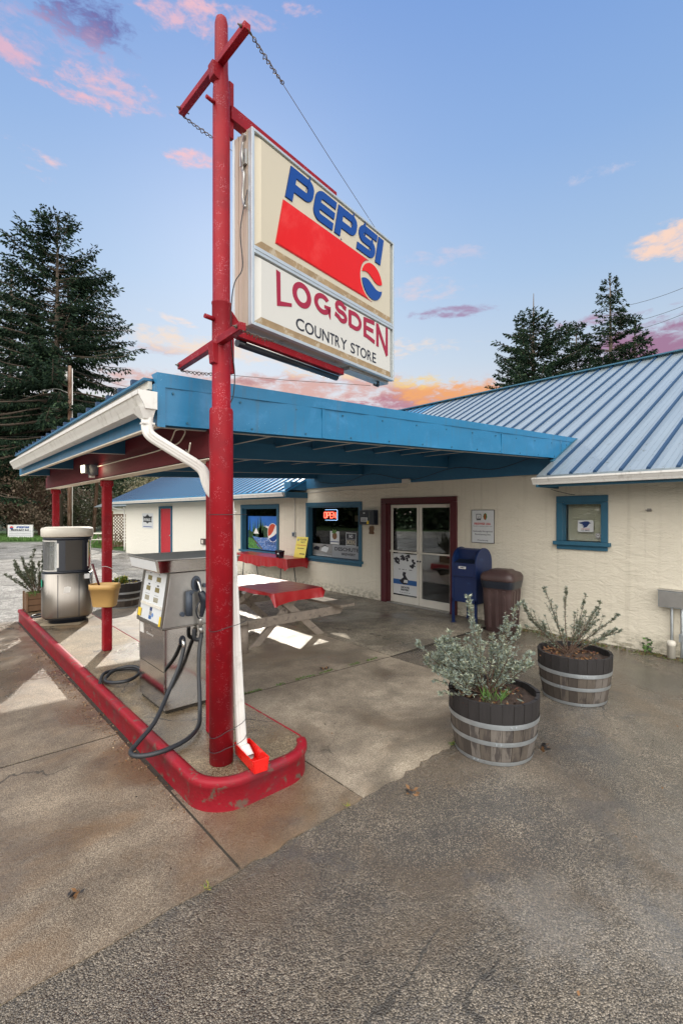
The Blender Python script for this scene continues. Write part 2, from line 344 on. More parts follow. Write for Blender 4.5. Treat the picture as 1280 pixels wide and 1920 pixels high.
aggregate('concrete_rough',[(.14,.12,.09),(.27,.235,.18),(.36,.315,.25),(.52,.46,.38)],120,.004,wet=(.45,.65),rough=(.5,.85),
   stain=[(1.4,.50,.65,(.10,.085,.06),.5)])
aggregate('island_concrete',[(.12,.09,.056),(.25,.195,.125),(.33,.26,.172),(.50,.41,.29)],170,.0025,wet=(.42,.62),rough=(.22,.65),
   stain=[(1.6,.50,.62,(.20,.12,.055),.5),(.9,.55,.7,(.36,.32,.26),.4)])
aggregate('gravel_lot',[(.13,.125,.12),(.24,.235,.23),(.33,.325,.31),(.50,.49,.47)],40,.008,wet=(.5,.7),rough=(.6,.9),
   stain=[(.25,.5,.65,(.20,.19,.17),.5)])
pbr('joint_dark',(.035,.028,.02),.95,var=.5,vs=30)

# ------------------------------------------------------------------ mesh builder
class Fr:
    def __init__(s,o,u,v,k=1.0,z0=0):
        s.o=Vector(o); s.u=Vector(u).normalized(); s.v=Vector(v).normalized(); s.n=s.u.cross(s.v); s.k=k; s.z0=z0
    def p(s,a,b,c=0): return s.o+s.u*(a*s.k)+s.v*(s.z0+(b-s.z0)*s.k)+s.n*c
class MB:
    def __init__(s): s.v=[]; s.f=[]; s.mi=[]; s.sm=[]; s.mats=[]; s.cur=0
    def m(s,name):
        if name not in s.mats: s.mats.append(name)
        s.cur=s.mats.index(name); return s
    def face(s,idx,sm=False): s.f.append(idx); s.mi.append(s.cur); s.sm.append(sm)
    def poly(s,pts,sm=False):
        i=len(s.v); s.v+= [tuple(p) for p in pts]; s.face(list(range(i,i+len(pts))),sm)
    def hexa(s,p):   # 8 pts: bottom 4 ccw, top 4 ccw
        i=len(s.v); s.v+=[tuple(q) for q in p]
        for f in ((3,2,1,0),(4,5,6,7),(0,1,5,4),(1,2,6,5),(2,3,7,6),(3,0,4,7)): s.face([i+j for j in f])
    def box(s,a,b):
        x0,y0,z0=[min(a[i],b[i]) for i in range(3)]; x1,y1,z1=[max(a[i],b[i]) for i in range(3)]
        s.hexa([(x0,y0,z0),(x1,y0,z0),(x1,y1,z0),(x0,y1,z0),(x0,y0,z1),(x1,y0,z1),(x1,y1,z1),(x0,y1,z1)])
    def fbox(s,fr,a0,a1,b0,b1,c0,c1):
        P=fr.p; s.hexa([P(a0,b0,c0),P(a1,b0,c0),P(a1,b1,c0),P(a0,b1,c0),P(a0,b0,c1),P(a1,b0,c1),P(a1,b1,c1),P(a0,b1,c1)])
    def prism(s,fr,pts,c0,c1,back=True):
        n=len(pts); i=len(s.v)
        s.v+=[tuple(fr.p(a,b,c0)) for a,b in pts]+[tuple(fr.p(a,b,c1)) for a,b in pts]
        s.face([i+n+k for k in range(n)])
        if back: s.face([i+k for k in reversed(range(n))])
        for k in range(n): q=(k+1)%n; s.face([i+k,i+q,i+n+q,i+n+k])
    def bar(s,p,q,w_,h_,up=(0,0,1),ext=0):
        p=Vector(p); q=Vector(q); d=(q-p).normalized(); up=Vector(up)
        r=d.cross(up)
        if r.length<1e-4: r=Vector((1,0,0))
        r.normalize(); u=r.cross(d); p=p-d*ext; q=q+d*ext; a=r*w_/2; b=u*h_/2
        s.hexa([p-a-b,p+a-b,q+a-b,q-a-b,p-a+b,p+a+b,q+a+b,q-a+b])
    def tube(s,pts,r,seg=10,caps=True,sq=None):
        pts=[Vector(p) for p in pts]; n=len(pts); rr=r if isinstance(r,(list,tuple)) else [r]*n
        prev=None; base=len(s.v); first=None
        for i,p in enumerate(pts):
            d=(pts[min(i+1,n-1)]-pts[max(i-1,0)]).normalized()
            if prev is None:
                a=d.cross(Vector((0,0,1)))
                if a.length<.05: a=d.cross(Vector((0,1,0)))
                a.normalize()
            else:
                a=(prev-d*prev.dot(d)); a=a.normalized() if a.length>1e-5 else d.orthogonal().normalized()
            prev=a; b=d.cross(a)
            for k in range(seg):
                th=2*math.pi*k/seg; x,y=math.cos(th),math.sin(th)
                s.v.append(tuple(p+(a*x+b*y)*rr[i]))
        for i in range(n-1):
            for k in range(seg):
                q=(k+1)%seg; a=base+i*seg
                s.face([a+k,a+q,a+seg+q,a+seg+k],seg>4)
        if caps:
            s.face([base+k for k in reversed(range(seg))]); s.face([base+(n-1)*seg+k for k in range(seg)])
    def lathe(s,c,prof,seg=32,sx=1,sy=1,se=None,rot=0,caps=True):
        base=len(s.v); n=len(prof)
        for r,z in prof:
            for k in range(seg):
                th=2*math.pi*k/seg; x,y=math.cos(th),math.sin(th)
                if se:
                    q=(abs(x)**se+abs(y)**se)**(-1/se); x*=q; y*=q
                x*=r*sx; y*=r*sy
                s.v.append((c[0]+x*math.cos(rot)-y*math.sin(rot),c[1]+x*math.sin(rot)+y*math.cos(rot),c[2]+z))
        for i in range(n-1):
            for k in range(seg):
                q=(k+1)%seg; a=base+i*seg; s.face([a+k,a+q,a+seg+q,a+seg+k],True)
        if caps:
            s.face([base+k for k in reversed(range(seg))]); s.face([base+(n-1)*seg+k for k in range(seg)])
    def disc(s,fr,a,b,r,c0,c1,seg=24,ra=None):
        s.prism(fr,[(a+(ra or r)*math.cos(2*math.pi*k/seg),b+r*math.sin(2*math.pi*k/seg)) for k in range(seg)],c0,c1)
    def text(s,fr,body,a0,b0,a1,b1,c=.002,shear=0,th=0,bold=0,fit=True):
        me=textmesh(body,bold); xs=[v[0] for v in me[0]]; ys=[v[1] for v in me[0]]
        x0,x1,y0,y1=min(xs),max(xs),min(ys),max(ys); sx=(a1-a0)/(x1-x0); sy=(b1-b0)/(y1-y0)
        i=len(s.v)
        for x,y in me[0]:
            bb=(y-y0)*sy; s.v.append(tuple(fr.p(a0+(x-x0)*sx+bb*shear,b0+bb,c)))
        for f in me[1]: s.face([i+k for k in f])
    def stroke(s,fr,pts,w_,c0,c1,sh=lambda a,b:(a,b)):
        n=len(pts); L=[];Rr=[]
        P=[Vector(q) for q in pts]
        for i in range(n):
            d0=(P[i]-P[i-1]).normalized() if i>0 else None; d1=(P[i+1]-P[i]).normalized() if i<n-1 else None
            if d0 is None: d0=d1
            if d1 is None: d1=d0
            n0=Vector((-d0.y,d0.x)); n1=Vector((-d1.y,d1.x)); nn_=(n0+n1).normalized(); k=w_/2/max(.5,nn_.dot(n0))
            L.append(P[i]+nn_*k); Rr.append(P[i]-nn_*k)
        i0=len(s.v)
        for c in (c0,c1):
            for q in L+Rr:
                a,b=sh(q.x,q.y); s.v.append(tuple(fr.p(a,b,c)))
        m_=2*n
        for i in range(n-1):
            s.face([i0+m_+i,i0+m_+n+i,i0+m_+n+i+1,i0+m_+i+1])
            s.face([i0+i,i0+i+1,i0+m_+i+1,i0+m_+i]); s.face([i0+n+i+1,i0+n+i,i0+m_+n+i,i0+m_+n+i+1])
        s.face([i0,i0+m_,i0+m_+n,i0+n]); s.face([i0+n-1,i0+2*n-1,i0+m_+2*n-1,i0+m_+n-1])
    def build(s,name,mat=None,parent=None,bevel=0,**tags):
        me=bpy.data.meshes.new(name); me.from_pydata(s.v,[],s.f)
        if mat: s.mats=[mat]; 
        for q in s.mats: me.materials.append(MATS[q])
        if not mat: me.polygons.foreach_set('material_index',s.mi)
        me.polygons.foreach_set('use_smooth',s.sm); me.update()
        o=bpy.data.objects.new(name,me); COL.objects.link(o)
        if bevel:
            bv=o.modifiers.new('bevel','BEVEL'); bv.width=bevel; bv.segments=2; bv.limit_method='ANGLE'; bv.angle_limit=R(40); bv.harden_normals=False
        if parent is not None:
            o.parent=parent; o.matrix_parent_inverse=Matrix.Translation(parent.location).inverted() if parent.type=='EMPTY' else Matrix()
        return tag(o,**tags)
_tm={}
def textmesh(body,bold=0):
    k=(body,bold)
    if k in _tm: return _tm[k]
    cu=bpy.data.curves.new('t','FONT'); cu.body=body; cu.resolution_u=3; cu.offset=bold
    o=bpy.data.objects.new('t',cu); COL.objects.link(o)
    dg=bpy.context.evaluated_depsgraph_get(); me=bpy.data.meshes.new_from_object(o.evaluated_get(dg))
    r=([(v.co.x,v.co.y) for v in me.vertices],[list(p.vertices) for p in me.polygons])
    bpy.data.objects.remove(o); bpy.data.curves.remove(cu); bpy.data.meshes.remove(me); _tm[k]=r; return r
def tag(o,label=None,cat=None,group=None,kind=None):
    if label: o['label']=label
    if cat: o['category']=cat
    if group: o['group']=group
    if kind: o['kind']=kind
    return o
def thing(name,loc,label,cat,group=None):
    o=bpy.data.objects.new(name,None); COL.objects.link(o); o.location=loc; o.empty_display_size=.1
    bpy.context.view_layer.update()
    return tag(o,label,cat,group)
def spline(pts,n=8):
    P=[Vector(p) for p in pts]; out=[]
    for i in range(len(P)-1):
        p0=P[max(i-1,0)];p1=P[i];p2=P[i+1];p3=P[min(i+2,len(P)-1)]
        for k in range(n):
            t_=k/n; out.append(.5*((2*p1)+(p2-p0)*t_+(2*p0-5*p1+4*p2-p3)*t_*t_+(3*p1-p0-3*p2+p3)*t_**3))
    out.append(P[-1]); return out
X3=Vector((1,0,0)); Y3=Vector((0,1,0)); Z3=Vector((0,0,1))
# ================================================================== SETTING
def sheet(name,pts,z,mat,wob=0):
    b=MB(); b.poly([(x,y,z) for x,y in pts]); return b.build(name,mat,kind='structure')
sheet('ground',[(-400,-400),(400,-400),(400,400),(-400,400)],-.03,'grass')
far=[gp(-600,1021),gp(0,1017),gp(95,1016),gp(165,1026),gp(236,1034)]
sheet('parking_lot',[(-90,-60),(60,-60),(60,-8),(7.3,-8),(7.3,23.3)]+[far[4],far[3],far[2],far[1],far[0]],0,'gravel_lot')
# asphalt near the camera and right of the slabs
def wob(a,b,n,amp,seed):
    r=random.Random(seed); out=[]
    for i in range(n+1):
        t_=i/n; x=a[0]+(b[0]-a[0])*t_; y=a[1]+(b[1]-a[1])*t_
        j=amp*(r.random()-.5)*(0 if i in(0,n) else 1); L_=math.hypot(b[0]-a[0],b[1]-a[1])
        out.append((x-(b[1]-a[1])/L_*j,y+(b[0]-a[0])/L_*j))
    return out
sheet('asphalt_apron',[(-7,-7),(7.26,-7),(7.26,4.4),(4.3,4.4),(4.3,2.6),(-7,2.6)],.004,'asphalt')
def slab(pts,mat,name='concrete_slab',z=.010):
    b=MB(); b.poly([(x,y,z) for x,y in pts]); 
    n=len(pts)
    for i in range(n):
        x0,y0=pts[i]; x1,y1=pts[(i+1)%n]; b.poly([(x1,y1,z),(x0,y0,z),(x0,y0,.0),(x1,y1,.0)])
    return b.build(name,mat,kind='structure')
g=.011
E1=wob((-7,2.14),(1.232,2.175),70,.03,1); E2=wob((1.248,2.175),(2.133,2.20),12,.03,2); E3=wob((2.147,2.20),(3.30,2.24),18,.045,3); E4=wob((3.30,2.24),(4.50,3.08),20,.05,4)
slab(E1+[(1.232,4.19-g),(-7,4.20-g)],'concrete')
slab([(-7,4.20+g),(1.232,4.19+g),(1.232,8.0),(-7,8.0)],'concrete')
slab([(-7,8.02),(1.232,8.02),(1.232,9.7),(-7,10.6)],'concrete')
slab(E2+[(2.133,3.1),(1.248,3.1)],'concrete')
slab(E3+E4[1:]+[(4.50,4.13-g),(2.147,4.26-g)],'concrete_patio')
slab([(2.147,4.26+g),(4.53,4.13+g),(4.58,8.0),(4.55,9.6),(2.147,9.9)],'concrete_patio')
slab([(4.545,4.13+g),(6.6,4.20),(7.26,4.22),(7.26,9.5),(4.565,9.6),(4.595,8.0)],'concrete_rough')
sheet('joint_filler',[(1.2,2.2),(4.48,2.9),(4.5,4.12),(7.2,4.12),(7.2,9.5),(2.0,9.6),(1.0,9.6),(1.0,7.9),(-7,8.1),(-7,4.1),(1.2,4.1)],.006,'joint_dark')
# grass verge and low hills beyond
b=MB(); vb=[(-70,34),(0,36),(9,38),(16,40)]
nx,ny=60,26; rr_=random.Random(3)
def hz(x,y):
    d=S_*x+C_*y
    k=max(0,min(1,(d-52)/70)); k=k*k*(3-2*k)
    return k*(22+5*math.sin(x*.05+1)+3*math.sin(x*.11+y*.07))-.03
i0=0
for j in range(ny+1):
    d=48+j*7
    for i in range(nx+1):
        l=-150+i*6.0; x=S_*d+C_*l; y=C_*d-S_*l; b.v.append((x,y,hz(x,y)*(1 if l<60 else max(0,1-(l-60)/60)) -.02))
for j in range(ny):
    for i in range(nx):
        a=j*(nx+1)+i; b.face([a,a+1,a+nx+2,a+nx+1],True)
b.build('hills','hill',kind='structure')
# ================================================================== FUEL ISLAND
IX0,IX1,IY0,IY1,IZ=1.27,2.13,2.62,9.72,.20
def rrect(x0,x1,y0,y1,r,n=10):
    out=[]
    for cx,cy,a in ((x0+r,y0+r,180),(x1-r,y0+r,270),(x1-.02,y1-.02,0),(x0+.02,y1-.02,90)):
        q=r if a in(180,270) else .02
        for k in range(n+1):
            th=R(a+90*k/n); out.append((cx+q*math.cos(th),cy+q*math.sin(th)))
    return out
ISL=thing('fuel_island',(1.7,6,0),'raised concrete fuel island edged with a red painted curb','fuel island')
o=rrect(IX0+.012,IX1-.012,IY0+.012,IY1-.012,.24); b=MB(); n=len(o)
b.poly([(x,y,IZ-.012) for x,y in o]); 
b.build('island_top','island_concrete',ISL)
# rim: a swept section, full curb on the drive side and front, thin on the shop side
o=rrect(IX0,IX1,IY0,IY1,.27,12); n=len(o); b=MB(); cen=[]
for i,(x,y) in enumerate(o):
    a=Vector(o[i-1]); c=Vector(o[(i+1)%n]); d=(c-a).normalized(); cen.append(Vector((-d.y,d.x)))
for i,(x,y) in enumerate(o):
    nrm=cen[i]; w_=.055
    if y>IY0+.20 and x>1.7: w_=.010
    zt=.205 if w_>.02 else .192
    bulge=.014 if w_>.02 else .0
    prof=[(0,0),(-.0,.150),(-bulge,.160),(-bulge,zt-.012),(-bulge*.3,zt),(w_*.5,zt+.003),(w_,zt-.004),(w_+.002,.17)]
    for q,z in prof: b.v.append((x+nrm.x*q,y+nrm.y*q,z))
m_=8
for i in range(n):
    j=(i+1)%n
    for k in range(m_-1): b.face([i*m_+k,j*m_+k,j*m_+k+1,i*m_+k+1],True)
b.build('curb_rim','red_curb',ISL)

# ================================================================== STORE BUILDING
WX=7.25
WF=Fr((WX,0,0),(0,-1,0),(0,0,1))   # a=-Y, b=Z, outward = -X
ST=thing('store_building',(10,8,0),'cream stucco country store with blue metal roof and red framed doors','store')
ops=[(-12.62,-10.72,.76,2.02),(-9.40,-7.52,.78,2.03),(-6.76,-5.10,0,2.09),(-3.16,-2.55,1.42,2.03),(-19.1,-17.95,0,2.03)]
ops.sort()
b=MB(); A=-23.35; TOP=2.47; DEP=.22
def wb(a0,a1,b0,b1): b.fbox(WF,a0,a1,b0,b1,-DEP,0)
cur=A
for a0,a1,z0,z1 in ops:
    wb(cur,a0,-.05,TOP)
    if z0>0: wb(a0,a1,-.05,z0)
    wb(a0,a1,z1,TOP); cur=a1
wb(cur,8.0,-.05,TOP)
b.fbox(WF,-3.25,8.0,TOP,2.60,-DEP,-.03)
# gable ends
for yy in (23.35-.22,-8.0):
    b.hexa([(WX+DEP,yy,-.05),(18.2,yy,-.05),(18.2,yy+.22,-.05),(WX+DEP,yy+.22,-.05),(WX+DEP,yy,2.5),(18.2,yy,2.5),(18.2,yy+.22,2.5),(WX+DEP,yy+.22,2.5)])
    b.prism(Fr((0,yy+.22,0),(1,0,0),(0,0,1)),[(WX+DEP,2.5),(18.2,2.5),(12.7,5.30)],0,.22)
b.box((18.0,-7.7,-.05),(18.2,23.1,2.5))
b.build('wall','stucco',ST)
# interior floor/back walls seen dark through the glass
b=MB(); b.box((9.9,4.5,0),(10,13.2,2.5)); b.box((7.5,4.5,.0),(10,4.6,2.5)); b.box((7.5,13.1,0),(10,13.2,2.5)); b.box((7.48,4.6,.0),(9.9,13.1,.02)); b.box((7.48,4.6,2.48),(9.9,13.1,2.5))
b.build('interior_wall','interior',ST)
# roof
EX,EZ,M_,RX=6.60,2.385,.50,12.72
RZ=EZ+M_*(RX-EX)
def roofz(x): return EZ+M_*(x-EX)
def roofstrip(b,rb,x0,y0,y1,mt='roof_metal'):
    b.m(mt)
    th=.035
    b.hexa([(x0,y0,roofz(x0)-th),(RX,y0,RZ-th),(RX,y1,RZ-th),(x0,y1,roofz(x0)-th),(x0,y0,roofz(x0)),(RX,y0,RZ),(RX,y1,RZ),(x0,y1,roofz(x0))])
    y=math.ceil((y0-.02)/.3048)*.3048+.0
    while y<y1-.02:
        for yy,wd_,hh in ((y,.050,.030),(y+.0762,.012,.004),(y+.1524,.012,.004),(y+.2286,.012,.004)):
            if yy>y1-.02: continue
            q=rb if hh>.01 else b
            x0_=x0-.004
            for xa,xb in ((x0_,RX),):
                za,zb=roofz(xa),roofz(xb)
                q.hexa([(xa,yy-wd_/2,za),(xb,yy-wd_/2,zb),(xb,yy+wd_/2,zb),(xa,yy+wd_/2,za),(xa,yy-wd_*.3,za+hh),(xb,yy-wd_*.3,zb+hh),(xb,yy+wd_*.3,zb+hh),(xa,yy+wd_*.3,za+hh)])
        y+=.3048
b=MB(); rb=MB()
roofstrip(b,rb,EX,-8.3,3.22); roofstrip(b,rb,7.55,3.22,9.42); roofstrip(b,rb,EX,9.42,24.05,'roof_metal_blue'); b.m('roof_metal')
b.hexa([(RX,-8.3,RZ-.035),(18.9,-8.3,RZ-3.1-.035),(18.9,24.05,RZ-3.1-.035),(RX,24.05,RZ-.035),(RX,-8.3,RZ),(18.9,-8.3,RZ-3.1),(18.9,24.05,RZ-3.1),(RX,24.05,RZ)])
roof=b.build('roof',None,ST)
rb.build('roof_rib','roof_rib',roof)
b=MB(); b.tube(spline([(6.9,3.15,2.20),(7.0,3.1,2.17),(7.2,3.0,2.13),(7.245,2.95,2.12)],4),.004,4); b.build('wire','black_rubber',ST)
b=MB(); b.bar((RX,-8.35,RZ+.035),(RX,24.1,RZ+.035),.22,.03); b.bar((7.05,3.21,roofz(7.05)+.012),(7.9,3.21,roofz(7.9)+.012),.05,.02); b.build('ridge_cap','blue_trim',roof)
b=MB(); b.box((EX+.06,-8.2,2.22),(EX+.085,3.19,2.345)); b.box((EX+.06,9.44,2.22),(EX+.085,24,2.345))
b.box((EX+.087,-8.2,2.29),(WX-.002,3.19,2.305)); b.box((EX+.087,9.44,2.29),(WX-.002,24,2.305))
b.box((EX-.02,3.19,2.22),(WX-.002,3.22,2.36)); b.box((EX-.02,9.41,2.22),(WX-.002,9.44,2.36))
b.prism(Fr((0,24.06,0),(1,0,0),(0,0,1)),[(EX,EZ-.16),(RX,RZ-.16),(RX,RZ-.03),(EX,EZ-.03)],0,.02)
b.build('eave_board','blue_trim',ST)
# K-style gutter along Y ; returns MB section sweep
def kgutter(xb,y0,y1,zt,w_=.12,h_=.10,mat='white_metal',name='gutter',parent=ST,slope=0):
    pr=[(xb,zt),(xb,zt-h_),(xb-w_*.62,zt-h_),(xb-w_*.72,zt-h_*.72),(xb-w_*.86,zt-h_*.45),(xb-w_*.93,zt-h_*.28),(xb-w_,zt-h_*.25),(xb-w_,zt),(xb-w_*.9,zt),(xb-w_*.9,zt-h_*.12),(xb-w_*.66,zt-h_*.8),(xb-.006,zt-h_*.9),(xb-.006,zt)]
    b=MB(); b.prism(Fr((0,y1,0),(1,0,0),(0,0,1)),pr,0,y1-y0)
    for y in (y0,y1-.004): b.prism(Fr((0,y+.004,0),(1,0,0),(0,0,1)),pr[:8],0,.004)
    return b.build(name,mat,parent)
kgutter(EX+.055,-8.2,3.27,EZ-.03); kgutter(EX+.055,9.50,24.0,EZ-.03)
b=MB(); b.tube(spline([(6.6,23.8,2.26),(6.7,23.85,2.15),(7.1,23.5,2.0),(7.19,23.38,1.9),(7.2,23.38,0.1)],5),.035,8); b.build('downspout','white_metal',ST)
# blue panel between wall and canopy
b=MB(); b.box((7.20,3.27,2.455),(7.245,9.42,2.99)); b.box((7.20,9.10,2.455),(7.245,9.42,2.99)) if False else None; b.box((6.75,9.44,2.42),(7.25,9.72,2.62)); b.build('fascia_panel','blue_wood',ST)
# windows
def window(a0,a1,z0,z1,sill=True,fw=.10,name='window',muntin=False,depth=.10):
    b=MB(); F=WF
    b.fbox(F,a0-fw*.55,a1+fw*.55,z1-.02,z1+fw*.75,.002,.035)
    b.fbox(F,a0-fw*.55,a0+fw*.35,z0+.012,z1-.022,.002,.033); b.fbox(F,a1-fw*.35,a1+fw*.55,z0+.012,z1-.022,.002,.033)
    b.fbox(F,a0+.002,a0+fw*.35,z0+.012,z1-.024,-.14,.0); b.fbox(F,a1-fw*.35,a1-.002,z0+.012,z1-.024,-.14,.0)
    b.fbox(F,a0+fw*.37,a1-fw*.37,z1-.05,z1-.004,-.14,.0)
    w_=b.build('window',"blue_trim",ST,bevel=.004)
    b=MB(); b.fbox(F,a0-fw*.9,a1+fw*.9,z0-.045,z0+.01,-.14,.075); b.fbox(F,a0-fw*.5,a1+fw*.5,z0-.11,z0-.047,.002,.030); b.build('sill','blue_trim',w_,bevel=.004)
    b=MB(); b.fbox(F,a0+fw*.37,a1-fw*.37,z0+.012,z1-.052,-.108,-.103); b.build('pane','window_glass',w_)
    return w_
w1=window(-12.62,-10.72,.76,2.02); w2=window(-9.40,-7.52,.78,2.03); w3=window(-3.16,-2.55,1.42,2.03)
# blinds behind the small window
b=MB(); 
for i in range(26):
    z=1.44+i*.0225; b.hexa([WF.p(-3.11,z,-.14),WF.p(-2.60,z,-.14),WF.p(-2.60,z+.006,-.158),WF.p(-3.11,z+.006,-.158),WF.p(-3.11,z+.0015,-.14),WF.p(-2.60,z+.0015,-.14),WF.p(-2.60,z+.0195,-.158),WF.p(-3.11,z+.0195,-.158)])
for a in (-2.97,-2.72): b.fbox(WF,a,a+.004,1.44,2.0,-.139,-.137)
b.build('blind','blind',w3)
b=MB(); b.fbox(WF,-3.12,-2.59,1.43,2.02,-.20,-.19); b.build('shade_backing','blind',w3)
# main double door
b=MB(); F=WF
b.fbox(F,-6.86,-5.00,2.055,2.155,.002,.05); b.fbox(F,-6.86,-6.72,0.012,2.053,.002,.05); b.fbox(F,-5.135,-5.00,0.012,2.053,.002,.05)
b.fbox(F,-6.757,-6.70,0.012,2.053,-.18,.0); b.fbox(F,-5.16,-5.103,0.012,2.053,-.18,0); b.fbox(F,-6.698,-5.162,2.03,2.085,-.18,0)
DF=b.build('door_frame','maroon',ST,bevel=.004)
def door(a0,a1,name,hs):
    b=MB(); b.m('off_white'); s=.055; c0,c1=-.11,-.07
    b.fbox(F,a0,a0+s,.03,2.02,c0,c1); b.fbox(F,a1-s,a1,.03,2.02,c0,c1); b.fbox(F,a0+s+.001,a1-s-.001,1.955,2.02,c0,c1); b.fbox(F,a0+s+.001,a1-s-.001,.03,.17,c0,c1)
    d=b.build('door',None,ST,bevel=.003)
    b=MB(); b.fbox(F,a0+s+.001,a1-s-.001,.172,1.953,-.095,-.088); b.build('pane','window_glass',d)
    b=MB(); b.fbox(F,a0+.02,a1-.015,1.055,1.085,c1+.03,c1+.05); b.fbox(F,a0+.02,a0+.05,1.05,1.09,c1+.001,c1+.03); b.fbox(F,a1-.05,a1-.02,1.05,1.09,c1+.001,c1+.03); b.build('push_bar','off_white',d)
    b=MB(); a=a1-s*.5 if hs>0 else a0+s*.5
    b.disc(F,a,.90,.018,c1,c1+.012); b.build('lock','black_plastic',d)
    return d
d1=door(-6.69,-5.945,'door',1); d2=door(-5.935,-5.17,'door',-1)
b=MB(); b.fbox(F,-6.70,-5.16,.011,.028,-.2,.04); b.build('threshold','steel_dull',ST)
# red side door
b=MB(); b.fbox(F,-19.18,-17.87,2.03,2.12,.002,.04); b.fbox(F,-19.18,-19.08,.0,2.028,.002,.04); b.fbox(F,-17.97,-17.87,.0,2.028,.002,.04); dfr=b.build('door_frame','blue_trim',ST)
b=MB(); b.fbox(F,-19.07,-17.98,.01,2.02,-.06,-.02); rd=b.build('door','red_door',ST,label='plain red side door in a blue frame'); 
b=MB(); b.tube([F.p(-18.08,.98,-.02),F.p(-18.08,.98,.04)],.03,10); b.build('handle','steel',rd)

# ================================================================== CANOPY
CA=thing('fuel_canopy',(4,6,0),'blue canopy with red beam and posts sheltering the fuel island','canopy')
CX0,CY0,CY1=1.20,3.20,9.05
sl_=.0395
def cz(x,z): return z+sl_*(x-CX0)
# near fascia, plane Y=CY0, facing -Y : a=X, b=Z
b=MB(); b.m('blue_fascia')
NF=Fr((0,CY0,0),(1,0,0),(0,0,1))
# metal face subdivided with slight dents
def fas(y_,x0,x1,zb,zt,th,flip=1):
    n=46; i=len(b.v); r=random.Random(5)
    for k in range(n+1):
        x=x0+(x1-x0)*k/n
        for j in range(5):
            z=cz(x,zb)+(zt-zb)*j/4; dd=((r.random()-.5)*.011+.006*math.sin(k*.9)*math.sin(j*1.6)) if 0<j<4 else (r.random()-.5)*.006
            b.v.append((x,y_+dd,z))
    for k in range(n):
        for j in range(4):
            a=i+k*5+j; b.face([a,a+5,a+6,a+1],True)
fas(CY0,1.20,7.36,2.445,2.76,.02)
b.poly([(7.36,CY0,cz(7.36,2.445)),(7.47,CY0,cz(7.47,2.50)),(8.0,CY0,cz(8.0,2.76)),(7.36,CY0,cz(7.36,2.76))])
b.box((1.20,CY0+.004,2.45),(1.235,CY0+.04,2.75))
# cap strip
b.hexa([(1.19,CY0-.008,cz(1.19,2.70)),(8.02,CY0-.008,cz(8.02,2.72)),(8.02,CY0-.001,cz(8.02,2.72)),(1.19,CY0-.001,cz(1.19,2.70)),(1.19,CY0-.010,cz(1.19,2.795)),(8.02,CY0-.010,cz(8.02,2.79)),(8.02,CY0+.10,cz(8.02,2.80)),(1.19,CY0+.10,cz(1.19,2.80))])
b.m('joist_edge'); b.hexa([(1.26,CY0+.003,cz(1.26,2.41)),(7.2,CY0+.003,cz(7.2,2.41)),(7.2,CY0+.045,cz(7.2,2.41)),(1.26,CY0+.045,cz(1.26,2.41)),(1.26,CY0+.003,cz(1.26,2.65)),(7.2,CY0+.003,cz(7.2,2.65)),(7.2,CY0+.045,cz(7.2,2.65)),(1.26,CY0+.045,cz(1.26,2.65))]) if False else None
b.m('blue_trim')
for k in range(13):
    x=1.30+k*.52
    for z in (2.665,2.475): b.disc(NF,x+(.1 if z<2.5 else 0),cz(x,z)-0,.008,.003,.009,8)
b.m('blue_fascia'); b.box((1.19,CY0-.012,2.43),(1.245,CY0-.002,2.70)); 
for x in (2.62,5.6): b.box((x,CY0-.006,cz(x,2.45)),(x+.03,CY0-.001,cz(x,2.70)))
b.build('front_fascia',None,CA)
# side fascia (drive side), plane X=CX0 and pale underside edge
b=MB(); b.m('blue_fascia'); b.box((CX0,CY0+.042,2.452),(CX0+.04,CY1,2.735)); b.box((CX0-.012,CY0+.30,2.47),(CX0-.001,CY0+3.2,2.52)) if False else None
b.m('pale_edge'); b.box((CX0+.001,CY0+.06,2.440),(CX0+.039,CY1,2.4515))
b.build('side_fascia',None,CA)
b=MB(); b.m('blue_wood'); b.hexa([(CX0,CY1,2.45),(7.2,CY1,cz(7.2,2.45)),(7.2,CY1+.04,cz(7.2,2.45)),(CX0,CY1+.04,2.45),(CX0,CY1,2.74),(7.2,CY1,cz(7.2,2.74)),(7.2,CY1+.04,cz(7.2,2.74)),(CX0,CY1+.04,2.74)]); b.build('rear_fascia',None,CA)
b=MB(); b.box((CX0-.03,CY0+.105,2.70),(CX0-.002,CY1,2.755)); b.build('drip_edge','off_white',CA)
# roof sheet with ribs
b=MB(); b.m('roof_metal')
def sl4(x0,x1,y0,y1,z0,z1): b.hexa([(x0,y0,cz(x0,z0)),(x1,y0,cz(x1,z0)),(x1,y1,cz(x1,z0)),(x0,y1,cz(x0,z0)),(x0,y0,cz(x0,z1)),(x1,y0,cz(x1,z1)),(x1,y1,cz(x1,z1)),(x0,y1,cz(x0,z1))])
b.m('blue_wood'); sl4(CX0-.06,7.7,CY0+.10,CY1+.05,2.757,2.775)
y=CY0+.35
while y<CY1: b.m('roof_rib'); sl4(CX0-.062,7.7,y-.02,y+.02,2.776,2.81); y+=.3048
b.build('roof_sheet',None,CA)
